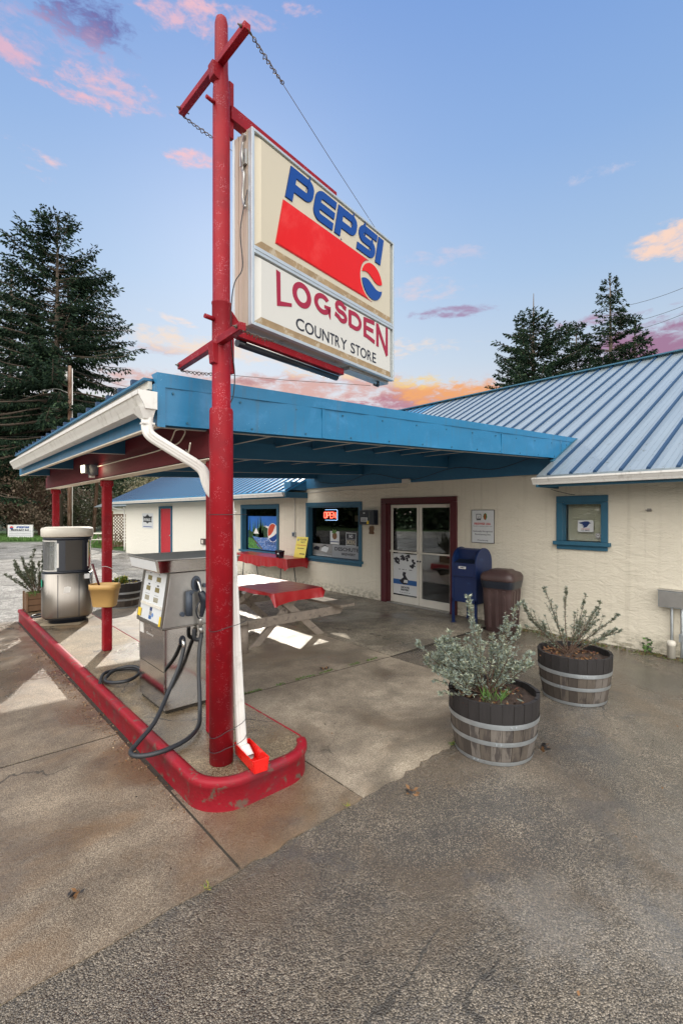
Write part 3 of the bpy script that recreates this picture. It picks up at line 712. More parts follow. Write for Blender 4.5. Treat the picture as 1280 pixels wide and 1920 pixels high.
# rafters with pale undersides
for yy in (3.30,5.17,7.38,8.97):
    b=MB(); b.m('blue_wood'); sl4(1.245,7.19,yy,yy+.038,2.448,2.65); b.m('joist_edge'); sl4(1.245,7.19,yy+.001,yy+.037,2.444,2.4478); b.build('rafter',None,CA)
x=1.62; 
while x<7.1:
    b=MB(); b.m('blue_wood')
    for y0,y1 in ((3.05+.29,5.168),(5.21,7.378),(7.42,8.968)): b.box((x,y0,cz(x,2.62)),(x+.038,y1,cz(x,2.752)))
    b.m('joist_edge')
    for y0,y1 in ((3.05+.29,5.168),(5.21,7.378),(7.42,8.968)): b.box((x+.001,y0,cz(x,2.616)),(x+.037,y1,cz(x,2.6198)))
    b.build('purlin',None,CA); x+=.61
b=MB(); b.m('blue_wood'); sl4(1.245,7.2,CY0+.05,CY1-.001,2.7535,2.756); b.build('deck_underside',None,CA)
# beam: two planks with pale underside
b=MB(); b.m('dark_red_wood'); b.box((1.585,3.245,2.262),(1.640,9.22,2.435)); b.box((1.642,3.245,2.255),(1.725,9.22,2.425)); b.box((1.60,3.245,2.437),(1.70,9.2,2.60))
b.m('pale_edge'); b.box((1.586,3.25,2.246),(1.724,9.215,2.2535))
b.build('beam',None,CA)
for (x,y) in ((1.672,3.33),(1.70,6.18),(1.70,9.05)):
    b=MB(); b.box((x-.048,y-.048,IZ-.01),(x+.048,y+.048,2.246)); 
    b.box((x-.07,y-.03,2.17),(x+.07,y+.03,2.2455)) if y>5 else None
    b.build('post','red_paint',CA,bevel=.008)
g_=kgutter(CX0-.031,3.13,8.86,2.645,.125,.115,parent=CA)
b=MB(); b.tube([(1.10,5.9,2.62),(1.10,5.91,2.62)],.001,4) if False else None
b.m('white_metal'); b.hexa([(1.09,3.16,2.47),(1.15,3.16,2.47),(1.15,3.22,2.47),(1.09,3.22,2.47),(1.055,3.14,2.54),(1.165,3.14,2.54),(1.165,3.32,2.54),(1.055,3.32,2.54)]); b.build('gutter_outlet',None,g_)
# downspout: corrugated rectangular pipe
def dpipe(b,pts,w_=.070,d_=.05):
    pts=[Vector(p) for p in pts]; prev=None; i0=len(b.v); sec=[]
    N=24
    for k in range(N):
        th=2*math.pi*k/N; x,y=math.cos(th),math.sin(th); q=(abs(x)**5+abs(y)**5)**(-.2); rp=1-.07*(k%2); sec.append((x*q*w_/2*rp,y*q*d_/2*rp))
    for i,p in enumerate(pts):
        d=(pts[min(i+1,len(pts)-1)]-pts[max(i-1,0)]).normalized()
        a=Vector((.8,-.6,0)) if prev is None else prev
        a=(a-d*a.dot(d)).normalized(); prev=a; c=d.cross(a)
        for x,y in sec: b.v.append(tuple(p+a*x+c*y))
    for i in range(len(pts)-1):
        for k in range(N): q=(k+1)%N; a=i0+i*N; b.face([a+k,a+q,a+N+q,a+N+k])
b=MB(); dpipe(b,spline([(1.125,3.19,2.48),(1.125,3.185,2.40),(1.15,3.175,2.355),(1.24,3.15,2.297),(1.34,3.122,2.235),(1.43,3.097,2.178),(1.468,3.083,2.135),(1.49,3.075,2.06),(1.52,3.06,1.99),(1.575,3.03,1.945),(1.61,3.0,1.90),(1.615,2.985,1.84),(1.628,2.925,1.0),(1.640,2.868,.32),(1.638,2.82,.265),(1.630,2.75,.232)],5))
for z_ in (1.84,1.0,.36): pass
dsp=b.build('downspout','white_metal',CA)
for (p,w_,d_) in (((1.125,3.187,2.44),.078,.058),((1.614,2.988,1.86),.078,.058)):
    b=MB(); b.box((p[0]-w_/2,p[1]-d_/2,p[2]-.006),(p[0]+w_/2,p[1]+d_/2,p[2]+.006)); b.build('coupling','white_metal',dsp)
# cable on beam
b=MB(); b.tube(spline([(1.578,6.3,2.40),(1.578,5.2,2.40),(1.578,4.3,2.40),(1.575,4.0,2.42),(1.56,3.85,2.47),(1.55,3.75,2.52),(1.57,3.62,2.50),(1.575,3.72,2.43),(1.577,3.85,2.41)],6),.006,6); b.tube(spline([(1.578,3.62,2.35),(1.50,3.4,2.30),(1.47,3.3,2.36)],6),.006,6)
b.build('cable','pale_edge',CA)
b=MB(); b.tube(spline([(7.15,8.9,2.60),(7.14,8.0,2.52),(7.15,7.1,2.68),(7.14,6.0,2.50),(7.15,5.0,2.66),(7.14,4.2,2.58),(7.15,3.5,2.74)],8),.005,5); b.build('wire','black_rubber',CA)
# ================================================================== SIGN POLE
PX,PY=1.511,2.906
SP=thing('sign_pole',(PX,PY,IZ),'tall red steel pole with cross bars standing on the corner of the fuel island','sign pole')
b=MB(); 
b.lathe((PX,PY,0),[(.0775,IZ-.01),(.0775,2.53),(.074,2.545),(.061,2.55),(.061,3.24),(.064,3.245),(.064,3.255),(.0575,3.26),(.0565,4.60),(.055,4.68),(.0445,4.80),(.043,5.12),(.036,5.155),(.018,5.175)],40)
b.build('pole','red_paint',SP)
dl=R(9.75); SU=Vector((math.cos(dl),math.sin(dl),0)); SN=Vector((math.sin(dl),-math.cos(dl),0)); K=1.0242
SO=(Vector((1.48,2.84,0))+SN*.1)*K
SF=Fr(SO,SU,Z3,K,1.85)      # front face of the sign: a along, b real height
def crossbar(p,q,z,hw,hh,name='cross_bar'):
    b=MB(); b.bar((p[0],p[1],z),(q[0],q[1],z),hw,hh)
    d=(Vector((q[0],q[1],z))-Vector((p[0],p[1],z))).normalized()
    o=b.build(name,'red_paint',SP,bevel=.003)
    nrm=Vector((-d.y,d.x,0))
    for e,s in ((Vector((p[0],p[1],z)),1),(Vector((q[0],q[1],z)),-1)):
        e=e+d*s*.03; b=MB(); b.tube([e+nrm*.05,e-nrm*.045],.005,6); b.tube([e+nrm*.026,e+nrm*.036],.011,6)
        b.build('bolt','rusty_cable',o)
    return o
def dl2(px,d): l=(px-640)/FX*d; return (S_*d+C_*l,C_*d-S_*l)
cb1a=dl2(464,2.90); cb1b=dl2(340,3.53)
crossbar(cb1a,cb1b,4.83,.045,.045)
cb2a=dl2(455,2.88); cb2b=dl2(338,3.68)
crossbar(cb2a,cb2b,2.985,.045,.05)
b=MB(); nbx=Vector((-SN.x,-SN.y,0))
v1=(Vector((cb1a[0],cb1a[1],0))-Vector((cb1b[0],cb1b[1],0))).normalized(); v1n=Vector((-v1.y,v1.x,0))
def brk(z0,z1,off,w_=.06):
    c=Vector((PX,PY,0))-v1n*0+SU*(-.055); b.hexa([(c.x-.022,c.y-.032,z0+.02),(c.x+.03,c.y-.032,z0),(c.x+.03,c.y+.032,z0),(c.x-.022,c.y+.032,z0+.02),(c.x-.032,c.y-.034,z1),(c.x+.03,c.y-.034,z1),(c.x+.03,c.y+.034,z1),(c.x-.032,c.y+.034,z1)])
for zz in ((4.70,4.81),(2.82,2.965)):
    b=MB(); brk(*zz,0); b.build('bracket','red_paint',SP,bevel=.003)
b=MB()
b.tube([Vector((PX,PY,4.56))-SU*.05,Vector((PX,PY,4.56))-SU*.12],.012,8); b.build('bolt','red_paint',SP)
b=MB(); b.tube([Vector((PX,PY,3.13))-SU*.05,Vector((PX,PY,3.13))-SU*.13],.016,8); b.build('bolt','red_paint',SP)
# flange channel on the sign side of the pole and the two arms carrying the sign
ctr=Vector((PX,PY,0))-SN*.0
b=MB(); b.bar(ctr+SU*.075+Z3*4.40,ctr+SU*.075+Z3*4.78,.035,.03,up=(SN.x,SN.y,0)); b.build('flange','red_paint',SP,bevel=.002)
b=MB(); b.bar(ctr+SU*.078+Z3*2.80,ctr+SU*.078+Z3*3.20,.035,.03,up=(SN.x,SN.y,0)); b.build('flange','red_paint',SP,bevel=.002)
SC0=Vector((PX,PY,0))+SN*.005
b=MB(); b.bar(SC0+SU*.06+Z3*(4.56),SC0+SU*1.18+Z3*4.56,.060,.095); b.build('top_arm','red_paint',SP,bevel=.002)
b=MB(); b.bar(SC0+SU*.06+Z3*3.085,SC0+SU*1.28+Z3*3.085,.06,.05); b.hexa([SC0+SU*.05+Z3*3.06-SN*.01,SC0+SU*.17+Z3*3.10-SN*.01,SC0+SU*.17+Z3*3.10+SN*.01,SC0+SU*.05+Z3*3.06+SN*.01,SC0+SU*.05+Z3*3.25-SN*.01,SC0+SU*.17+Z3*3.14-SN*.01,SC0+SU*.17+Z3*3.14+SN*.01,SC0+SU*.05+Z3*3.25+SN*.01]); b.build('bottom_arm','red_paint',SP,bevel=.002)
# zip ties / straps round pole and downspout
b=MB()
for z,dz_ in ((1.10,.03),(.42,.05),(.31,.035),(1.84,.0)):
    pts=[]
    for k in range(28):
        th=2*math.pi*k/28; c=Vector((math.cos(th),math.sin(th),0)); e=max(0,c.dot(Vector((.80,-.2,0)).normalized()))
        pts.append(Vector((PX,PY,z))+c*(.0795+.088*e**1.5)+Z3*dz_*c.x)
    b=MB(); b.tube(pts+[pts[0]],.0022,5,caps=False); b.build('strap','black_rubber',SP)
b=MB(); b.tube(spline([SF.p(.155,4.02,-.03),SF.p(.12,3.75,-.06),SF.p(.13,3.5,-.05),SF.p(.08,3.38,-.07),ctr+SU*.066+SN*.02+Z3*3.25,ctr+SU*.07+SN*.02+Z3*3.0,ctr+SU*.095+SN*.02+Z3*2.8,ctr+SU*.085+SN*.02+Z3*2.66,ctr+SU*.062+SN*.02+Z3*2.6],6),.004,5); b.build('wire','black_rubber',SP)
# ------------------------------------------------------------------ SIGN
SG=thing('store_sign',tuple(SF.p(1.0,3.1,-.1)),'large cream lightbox sign with blue, red and crimson lettering hung from the red pole','shop sign')
A0_,A1_,B0,BM0,BM1,B1=.165,1.93,3.115,3.605,3.655,4.438
TH=-.20
b=MB(); b.m('sign_side')
b.fbox(SF,A0_+.004,A1_-.004,B0+.004,B1-.004,TH,-.030)
for c in (-.045,-.095,-.145): b.fbox(SF,A0_,A0_+.003,B0,B1,c-.006,c+.006)
b.m('steel_dull'); b.fbox(SF,1.30,A1_-.02,B0-.025,B0+.0035,-.16,-.05)
b.build('cabinet',None,SG)
b=MB(); b.m('sign_metal'); f=.022
for c0,c1 in ((-.035,.006),(TH-.006,TH+.02)):
    b.fbox(SF,A0_,A0_+f,B0,B1,c0,c1); b.fbox(SF,A1_-f*.8,A1_,B0,B1,c0,c1)
    b.fbox(SF,A0_+f+.001,A1_-f*.8-.001,B1-f*.8,B1,c0,c1); b.fbox(SF,A0_+f+.001,A1_-f*.8-.001,B0,B0+f,c0,c1)
    b.fbox(SF,A0_+f+.001,A1_-f*.8-.001,BM0,BM1,c0,c1-.001); b.fbox(SF,A0_+f+.001,A1_-f*.8-.001,BM0+.022,BM0+.027,c0,c1+.003)
b.build('frame',None,SG,bevel=.002)
def panel(z0,z1,mat,name):
    b=MB(); b.m(mat); a0,a1=A0_+f+.002,A1_-f*.8-.002; mg=.065; P=SF.p; ci,co=-.003,-.026
    b.fbox(SF,a0,a1,z0,z1,-.034,-.029)
    tm=.012; b.poly([P(a0+mg,z0+mg*.8,ci),P(a1-mg*.6,z0+mg*.8,ci),P(a1-mg*.6,z1-tm,ci),P(a0+mg,z1-tm,ci)])
    Q=[(a0,z0),(a1,z0),(a1,z1),(a0,z1)]; I=[(a0+mg,z0+mg*.8),(a1-mg*.6,z0+mg*.8),(a1-mg*.6,z1-tm),(a0+mg,z1-tm)]
    for k in range(4):
        b.m('sign_dirt' if k==0 else mat); j=(k+1)%4; b.poly([P(*Q[k],co),P(*Q[j],co),P(*I[j],ci),P(*I[k],ci)])
    b.build(name,None,SG)
panel(BM1+.002,B1-f*.8-.002,'sign_cream','upper_panel'); panel(B0+f+.002,BM0-.002,'sign_white','lower_panel')
def arc(cx,cy,r,a0,a1,n=6): return [(cx+r*math.cos(R(a0+(a1-a0)*k/n)),cy+r*math.sin(R(a0+(a1-a0)*k/n))) for k in range(n+1)]
def logo_word(b,fr,a0,z0,hh,ws,gaps,shear,c0,c1,sw,grow=0,lw=.27):
    t_=sw; x=a0
    for L,w_,gp_ in zip('PEPSI',ws,gaps):
        A=w_/hh   # aspect
        hw=t_/2
        T=1-hw; B_=hw
        def put(pts,ww,c_=c1): 
            b.stroke(fr,[(px_*hh,py_*hh) for px_,py_ in pts],ww*hh+grow,c0,c_,sh=lambda a,z:(x+a+shear*z,z0+z))
        r=.17
        if L=='P':
            put([(lw/2,0-grow/2/hh),(lw/2,1+grow/2/hh)],lw)
            lo=.30+hw; put([(lw*.9,T),(A-r-hw,T)]+arc(A-hw-r,T-r,r,90,0)+arc(A-hw-r,lo+r,r,0,-90)+[(lw*.9,lo)],t_,c1-.0003)
        elif L=='E':
            put([(A,T),(hw+r+.04,T)]+arc(hw+r+.02,T-r-.03,r+.03,90,180)+arc(hw+r+.02,B_+r+.03,r+.03,180,270)+[(A,B_)],t_)
            put([(hw*.8,.5),(A+.0,.5)],t_*.92,c1-.0003)
        elif L=='S':
            m1=.5; r2=.19
            put([(A,T),(hw+r2,T)]+arc(hw+r2,(T+m1)/2,(T-m1)/2,90,270,8)+[(A-hw-r2,m1)]+arc(A-hw-r2,(m1+B_)/2,(m1-B_)/2,90,-90,8)+[(0,B_)],t_)
        else: put([(A/2,-grow/2/hh),(A/2,1+grow/2/hh)],A)
        x+=w_+gp_
b=MB(); ws=[.262,.235,.262,.262,.078]; gp_=[.028,.030,.035,.022,0]
b.m('logo_navy'); logo_word(b,SF,.481,4.132,.252,ws,gp_,.23,-.003,.0015,.245,grow=.007)
b.m('logo_blue'); logo_word(b,SF,.481,4.132,.252,ws,gp_,.23,0,.006,.245)
b.m('logo_light'); logo_word(b,SF,.481,4.132,.252,ws,gp_,.23,0,.0070,.05,grow=0,lw=.05) if False else None
# red field cut by the globe
cx,cz_,rg=1.570,3.932,.158
def field(exp,c):
    ring=rg+.030-exp
    pts=[(.391-exp,3.76-exp),(.467-exp,4.094+exp)]
    import bisect
    y1=4.096+exp; y0=3.76-exp
    th0=math.degrees(math.asin(max(-1,min(1,(y1-cz_)/ring)))); th1=math.degrees(math.asin(max(-1,min(1,(y0-cz_)/ring))))
    arcp=[(cx-ring*math.cos(R(th0+(th1-th0)*k/16)),cz_+ring*math.sin(R(th0+(th1-th0)*k/16))) for k in range(17)]
    arcp[0]=(cx-ring*math.cos(R(th0)),y1)
    return pts+arcp
b.m('text_red'); b.prism(SF,field(.008,0),-.003,.0012)
b.m('logo_red'); b.prism(SF,field(0,0),0,.005)
# globe
def wave(x,lo):  # x in -1..1
    return (.20 if not lo else -.17)+.16*math.sin(-x*math.pi*.95)
def cap(top,r):
    N=24; pts=[]
    # find intersections
    xs=[-1+2*k/200 for k in range(201)]
    ins=[x for x in xs if wave(x,not top)**2+x*x<.999]
    xl,xr=min(ins),max(ins)
    line=[(xl+(xr-xl)*k/N,wave(xl+(xr-xl)*k/N,not top)) for k in range(N+1)]
    al=math.atan2(line[0][1],line[0][0]); ar=math.atan2(line[-1][1],line[-1][0])
    if top:
        if al<0: al+=2*math.pi
        arcq=[(math.cos(ar+(al-ar)*k/N),math.sin(ar+(al-ar)*k/N)) for k in range(1,N)]
    else:
        if al>0: al-=2*math.pi
        arcq=[(math.cos(ar+(al-ar)*k/N),math.sin(ar+(al-ar)*k/N)) for k in range(1,N)]
    pts=line+arcq
    if not top: pts=pts[::-1]
    return [(cx+x*r,cz_+y*r) for x,y in pts]
b.m('logo_red'); b.prism(SF,cap(True,rg),-.002,.005)
b.m('logo_blue'); b.prism(SF,cap(False,rg),-.002,.005)
b.m('logo_navy'); b.prism(SF,[(1.128+.006*math.cos(k),4.118+.006*math.sin(k)) for k in [i*math.pi/5 for i in range(10)]],-.002,.0005)
b.build('logo_lettering',None,SG)
b=MB(); b.m('letter_crimson')
def poly2(pts,c=.0): b.prism(SF,pts,-.0028,c)
poly2([(.393,3.572),(.401,3.318),(.548,3.360),(.548,3.385),(.436,3.362),(.432,3.565)][::-1][::-1])
def ellring(cx_,cy_,rx,rz,t_,a0=0,a1=360,n=28,close=True):
    out=[(cx_+rx*math.cos(R(a0+(a1-a0)*k/n)),cy_+rz*math.sin(R(a0+(a1-a0)*k/n))) for k in range(n+1)]
    inn=[(cx_+(rx-t_)*math.cos(R(a0+(a1-a0)*k/n)),cy_+(rz-t_*.9)*math.sin(R(a0+(a1-a0)*k/n))) for k in range(n+1)]
    for k in range(n): b.prism(SF,[inn[k],out[k],out[k+1],inn[k+1]] if a1>a0 else [out[k],inn[k],inn[k+1],out[k+1]],-.0028,0.0)
ellring(.657,3.483,.102,.094,.046)
ellring(.893,3.500,.100,.080,.043,40,345)
poly2([(.915,3.500),(.992,3.507),(.990,3.405),(.972,3.425),(.962,3.450),(.955,3.478),(.915,3.475)][::-1][::-1])
b.stroke(SF,[(1.192,3.560)]+[(1.118+.052*math.cos(R(a)),3.548+.035*math.sin(R(a))) for a in range(30,271,24)]+[(1.140+.048*math.cos(R(a)),3.478+.034*math.sin(R(a))) for a in range(80,-151,-23)]+[(1.047,3.478)],.038,-.0028,0)
b.stroke(SF,[(1.246,3.435),(1.246,3.568)],.040,-.0028,0)
b.stroke(SF,[(1.240,3.555),(1.31,3.558)]+[(1.318+.075*math.cos(R(a)),3.497+.060*math.sin(R(a))) for a in range(85,-86,-17)]+[(1.24,3.443)],.036,-.0028,.0004)
b.stroke(SF,[(1.462,3.405),(1.462,3.578)],.040,-.0028,0)
for p,q in (((1.462,3.562),(1.608,3.572)),((1.462,3.495),(1.590,3.492)),((1.462,3.428),(1.612,3.400))): b.stroke(SF,[p,q],.037,-.0028,.0004)
b.stroke(SF,[(1.658,3.375),(1.656,3.585)],.038,-.0028,0); b.stroke(SF,[(1.652,3.575),(1.818,3.330)],.042,-.0028,.0004); b.stroke(SF,[(1.812,3.335),(1.812,3.592)],.036,-.0028,0)
b.build('name_lettering',None,SG)
b=MB(); b.m('letter_black')
for ch,a0,a1 in zip('COUNTRYSTORE',(.592,.690,.800,.888,.982,1.048,1.120,1.255,1.325,1.395,1.497,1.577),(.682,.790,.876,.972,1.042,1.110,1.205,1.318,1.390,1.487,1.565,1.635)):
    b.text(SF,ch,a0,3.213,a1,3.303,-.0014,bold=.012)
b.build('store_lettering',None,SG)
# underside bits: dark tube light, hooks
b=MB(); b.m('black_plastic'); b.tube([SC0+SU*.16+SN*-.04+Z3*3.045,SC0+SU*1.26+SN*-.04+Z3*3.045],.028,12); b.m('steel'); b.tube([SC0+SU*.2+SN*.01+Z3*3.045,SC0+SU*1.24+SN*.01+Z3*3.045],.006,6)
b.m('black_plastic'); b.tube([SF.p(1.78,3.10,-.08),SF.p(1.78,3.05,-.08)],.012,8); b.tube([SF.p(1.74,3.06,-.10),SF.p(1.81,3.06,-.10)],.012,8)
b.build('light_tube',None,SG)
b=MB(); b.tube(spline([SF.p(.150,4.40,-.05),SF.p(.165,4.36,-.09),SF.p(.13,4.25,-.06),SF.p(.155,4.18,-.08),SF.p(.14,4.12,-.05),SF.p(.155,4.0,-.08),SF.p(.145,3.9,-.04)],6),[.012]*37 if False else .010,7); b.fbox(SF,.145,.162,4.20,4.30,-.10,-.04); b.build('junction_cable','steel_dull',SG)
# guys
def guy(a,bq,name,label,tw=True,knots=.35):
    a=Vector(a); bq=Vector(bq); b=MB(); d=bq-a; n=40
    b.m('rusty_cable'); b.tube([a+d*.0,a+d*.5-Z3*.01,bq],.0022,5)
    k1=min(1,knots/d.length); pts=[]; u_=d.cross(Z3).normalized(); v_=d.cross(u_).normalized()
    for s_ in (1,-1):
        pts=[]
        for k in range(41):
            t_=k/40*k1; th=k*.8; rr=.011*math.sin(math.pi*k/40)**.5*(1+.4*math.sin(k*1.1)); pts.append(a+d*t_+u_*rr*math.cos(th)*s_+v_*rr*math.sin(th)*s_-Z3*.012*math.sin(math.pi*k/40))
        b.tube(pts,.0032,5)
    pts=[a+d*k1*(1)+u_*.012*math.cos(th/8*2*math.pi)+d.normalized()*.014*math.sin(th/8*2*math.pi) for th in range(9)]; b.tube(pts,.003,5)
    o=b.build(name,None); return tag(o,label,'guy cable')
e1=Vector((*cb1a,4.815)); e2=Vector((*cb1b,4.815))
guy(e1,SF.p(1.80,4.415,-.03),'guy_wire','twisted guy wire from the top end of the upper cross bar to the sign')
guy(e2,SF.p(1.75,4.415,-.19),'guy_wire','guy wire behind the pole from the lower-left end of the upper cross bar')
guy(Vector((*cb2a,2.96)),SF.p(1.80,3.09,-.02),'guy_wire','guy wire along the red strip under the sign',knots=.28)
guy(Vector((*cb2b,2.955)),SF.p(1.78,3.07,-.17),'guy_wire','guy wire from the far end of the lower cross bar passing behind the pole',knots=.32)
# ================================================================== RED CATCH TRAY
tr=Fr((1.70,2.74,IZ),(math.cos(R(-60)),math.sin(R(-60)),0),(0,0,1))
b=MB(); dr=Vector((-.12,-.98,0)).normalized(); dn=Vector((-dr.y,dr.x,0)); c0=Vector((1.655,2.89,IZ+.006)); L_=.31; w_=.058
def TP(a,s,z): return c0+dr*a+dn*s+Z3*z
for (a0,a1,s0,s1) in ((0,L_,-w_,-w_+.006),(0,L_,w_-.006,w_),(0,.006,-w_+.007,w_-.007),(L_-.006,L_,-w_+.007,w_-.007)):
    k=.78
    b.hexa([TP(a0*1+.0,s0*k,0),TP(a1,s0*k,0),TP(a1,s1*k,0),TP(a0,s1*k,0),TP(a0,s0,.085),TP(a1,s0,.085),TP(a1,s1,.085),TP(a0,s1,.085)])
b.hexa([TP(0.004,-w_*.74,0.001),TP(L_-.004,-w_*.74,0.001),TP(L_-.004,w_*.74,0.001),TP(0.004,w_*.74,0.001),TP(0.004,-w_*.74,.006),TP(L_-.004,-w_*.74,.006),TP(L_-.004,w_*.74,.006),TP(0.004,w_*.74,.006)])
tag(b.build('catch_tray','red_plastic',bevel=.002),'shiny red plastic tray under the end of the white downspout','tray')
# ================================================================== PUMP (box type)
P1=thing('fuel_pump',(1.80,4.16,IZ),'boxy stainless steel fuel pump with white dial panel and long black hose','fuel pump')
x0,x1,y0,y1=1.50,2.08,3.87,4.46
b=MB(); b.m('steel'); b.box((x0+.006,y0+.004,IZ+.02),(x1-.006,y1-.004,.885)); b.m('joint_dark'); b.box((x0+.02,y0+.02,IZ-.01),(x1-.02,y1-.02,IZ+.02)); b.m('steel')
b.box((x0,y0+.008,IZ+.34),(x0+.005,y1-.008,.88)); b.box((x0+.002,y0+.008,IZ+.03),(x0+.005,y1-.008,IZ+.335))
b.m('steel_dull'); b.tube([(1.63,y0+.003,.78),(1.63,y0+.0035,.78)],.001,4) if False else None
cab=b.build('cabinet',None,P1,bevel=.004)
b=MB(); b.disc(Fr((0,y0+.004,0),(1,0,0),(0,0,1)),1.655,.775,.045,0,.002,20,ra=.030); b.build('hose_port','black_plastic',cab)
b=MB(); b.disc(Fr((0,y0+.004,0),(1,0,0),(0,0,1)),1.80,.60,.012,0,.006,12); b.build('lock','steel_brushed',cab); b=MB(); b.disc(Fr((x0,0,0),(0,-1,0),(0,0,1)),-4.17,.835,.012,0,.004,12); b.build('lock','steel_brushed',cab)
b=MB(); b.m('steel_dull'); zt=1.35; ins=.055
b.hexa([(x0-.012,y0,.90),(x1+.012,y0,.90),(x1+.012,y1,.90),(x0-.012,y1,.90),(x0+ins,y0,zt),(x1-ins,y0,zt),(x1-ins,y1,zt),(x0+ins,y1,zt)])
b.m('steel_brushed'); b.box((x0-.02,y0-.004,.886),(x1+.02,y1+.004,.899))
up=b.build('upper_housing',None,P1,bevel=.003)
# inclined display panel facing the drive
dv=Vector((ins+.012,0,zt-.90)); DFm=Fr((x0-.012,0,.90),(0,-1,0),tuple(dv)); Lp=dv.length
b=MB(); b.m('poster_white'); b.fbox(DFm,-y1+.045,-y0-.045,.02,Lp-.015,.0005,.006)
b.m('steel_brushed'); b.fbox(DFm,-y1+.002,-y1+.040,.0,Lp,.0005,.012); b.fbox(DFm,-y0-.040,-y0-.002,.0,Lp,.0005,.012); b.fbox(DFm,-y1+.042,-y0-.042,.0,.018,.0005,.012)
m_=-(y0+y1)/2
b.m('poster_grey'); 
for col_,off in ((0,-.165),(1,.04)):
    ax=m_+off
    b.m('lcd'); b.fbox(DFm,ax,ax+.09,.36,.40,.0062,.009); b.fbox(DFm,ax-.005,ax+.085,.27,.31,.0062,.009)
    b.m('letter_black'); b.fbox(DFm,ax+.03,ax+.06,.418,.425,.0062,.007); b.fbox(DFm,ax+.025,ax+.065,.318,.332,.0062,.007)
    for k in range(4): b.m('lcd'); b.fbox(DFm,ax-.01+k*.026,ax+.004+k*.026,.185,.225,.0062,.008)
    b.m('letter_black')
    for k in range(4): b.fbox(DFm,ax-.005+k*.024,ax+.006+k*.024,.238,.243,.0062,.007); b.fbox(DFm,ax-.02+k*.03,ax-.01+k*.03,.35,.353,.0062,.007)
b.m('off_white'); b.prism(DFm,[(m_-.23,.145),(m_+.23,.145),(m_+.23,.165),(m_-.23,.165)],.0062,.018)
b.m('logo_navy'); b.fbox(DFm,m_-.02,m_+.03,.105,.135,.0062,.008); b.m('poster_grey'); b.fbox(DFm,m_-.02,m_+.03,.07,.102,.0062,.008); b.m('poster_blue'); b.fbox(DFm,m_-.025,m_+.03,.035,.066,.0062,.008); b.m('logo_light'); b.disc(DFm,m_+.055,.075,.018,.0062,.0085,14)
b.m('yellow_sticker'); b.fbox(DFm,-y1+.02,-y1+.09,.03,.10,.0125,.014); b.fbox(DFm,-y0-.07,-y0-.035,.01,.09,.0125,.014)
b.build('display_panel',None,P1)
b=MB(); b.m('white_metal'); FM=Fr((x0,0,0),(0,-1,0),(0,0,1)); b.fbox(FM,-y1+.03,-y1+.12,.78,.87,.0008,.003); b.text(FM,'Gasboy',m_-.10,.785,m_+.06,.81,.003); b.build('label_plate',None,P1)
b=MB(); b.m('steel'); b.hexa([(x0-.055,y0-.05,1.362),(x1+.055,y0-.05,1.362),(x1+.055,y1+.03,1.362),(x0-.055,y1+.03,1.362),(x0-.075,y0-.06,1.462),(x1+.075,y0-.06,1.462),(x1+.075,y1+.04,1.462),(x0-.075,y1+.04,1.462)])
b.m('steel_dull'); b.box((x0-.085,y0-.07,1.4635),(x1+.085,y1+.05,1.474)); b.m('poster_white'); b.hexa([(x0-.060,y0+.0,1.372),(x0-.056,y0+.0,1.372),(x0-.056,y1+.02,1.372),(x0-.060,y1+.02,1.372),(x0-.078,y0+.0,1.455),(x0-.073,y0+.0,1.455),(x0-.073,y1+.02,1.455),(x0-.078,y1+.02,1.455)])
b.m('brown_plastic'); b.build('top_hood',None,P1,bevel=.003)
# nozzle, holster
YN=y0; FN=Fr((-.022,YN-.002,0),(1,0,0),(0,0,1))
b=MB(); b.m('grey_plastic'); b.disc(FN,1.795,1.245,.068,0,.012,24,ra=.042); b.m('black_plastic'); b.disc(FN,1.797,1.24,.050,.0125,.014,20,ra=.026)
b.m('grey_plastic'); b.tube([(1.700,YN-.03,1.19),(1.700,YN-.03,.985)],.028,14); b.disc(FN,1.735,1.185,.016,.03,.062,12); b.disc(FN,1.672,1.00,.020,.0,.02,14); b.disc(FN,1.868,1.225,.018,.0,.03,14)
b.build('holster',None,P1)
b=MB(); b.m('steel'); b.tube(spline([(1.778,YN+.0,1.275),(1.783,YN-.03,1.255),(1.790,YN-.05,1.20),(1.796,YN-.06,1.165)],6),.012,10)
b.m('black_plastic'); b.tube(spline([(1.790,YN-.055,1.18),(1.806,YN-.07,1.14),(1.813,YN-.075,1.09),(1.803,YN-.07,1.03),(1.793,YN-.06,.97)],5),[.022,.026,.03,.032,.033,.034,.035,.035,.034,.032,.030,.028,.026,.024,.022,.021,.020,.019,.018,.017,.017],14)
b.tube([(1.838,YN-.08,1.075),(1.818,YN-.08,1.06)],.024,12)
b.tube(spline([(1.778,YN-.06,1.10),(1.748,YN-.065,1.03),(1.765,YN-.06,.965),(1.79,YN-.06,.955)],5),.006,8)
b.m('steel_brushed'); b.tube(spline([(1.778,YN-.065,1.09),(1.766,YN-.07,1.04),(1.778,YN-.07,.99)],5),.004,6)
b.m('steel_dull'); b.tube([(1.793,YN-.06,.955),(1.790,YN-.055,.935),(1.790,YN-.055,.875)],[.013,.016,.014],10); b.tube([(1.790,YN-.055,.875),(1.800,YN-.055,.83)],.017,10)
b.build('nozzle',None,P1)
b=MB(); b.m('black_rubber')
hose=spline([(1.658,YN-.005,.775),(1.655,YN-.03,.735),(1.600,YN-.07,.60),(1.47,YN-.16,.43),(1.30,3.53,.31),(1.14,3.42,.245),(1.075,3.36,.222),(1.10,3.28,.219),(1.22,3.235,.221),(1.38,3.26,.222),(1.50,3.33,.223),(1.60,3.44,.228),(1.66,3.55,.262),(1.700,3.64,.38),(1.730,3.72,.52),(1.762,3.78,.68),(1.794,3.812,.80),(1.800,3.814,.835)],8)
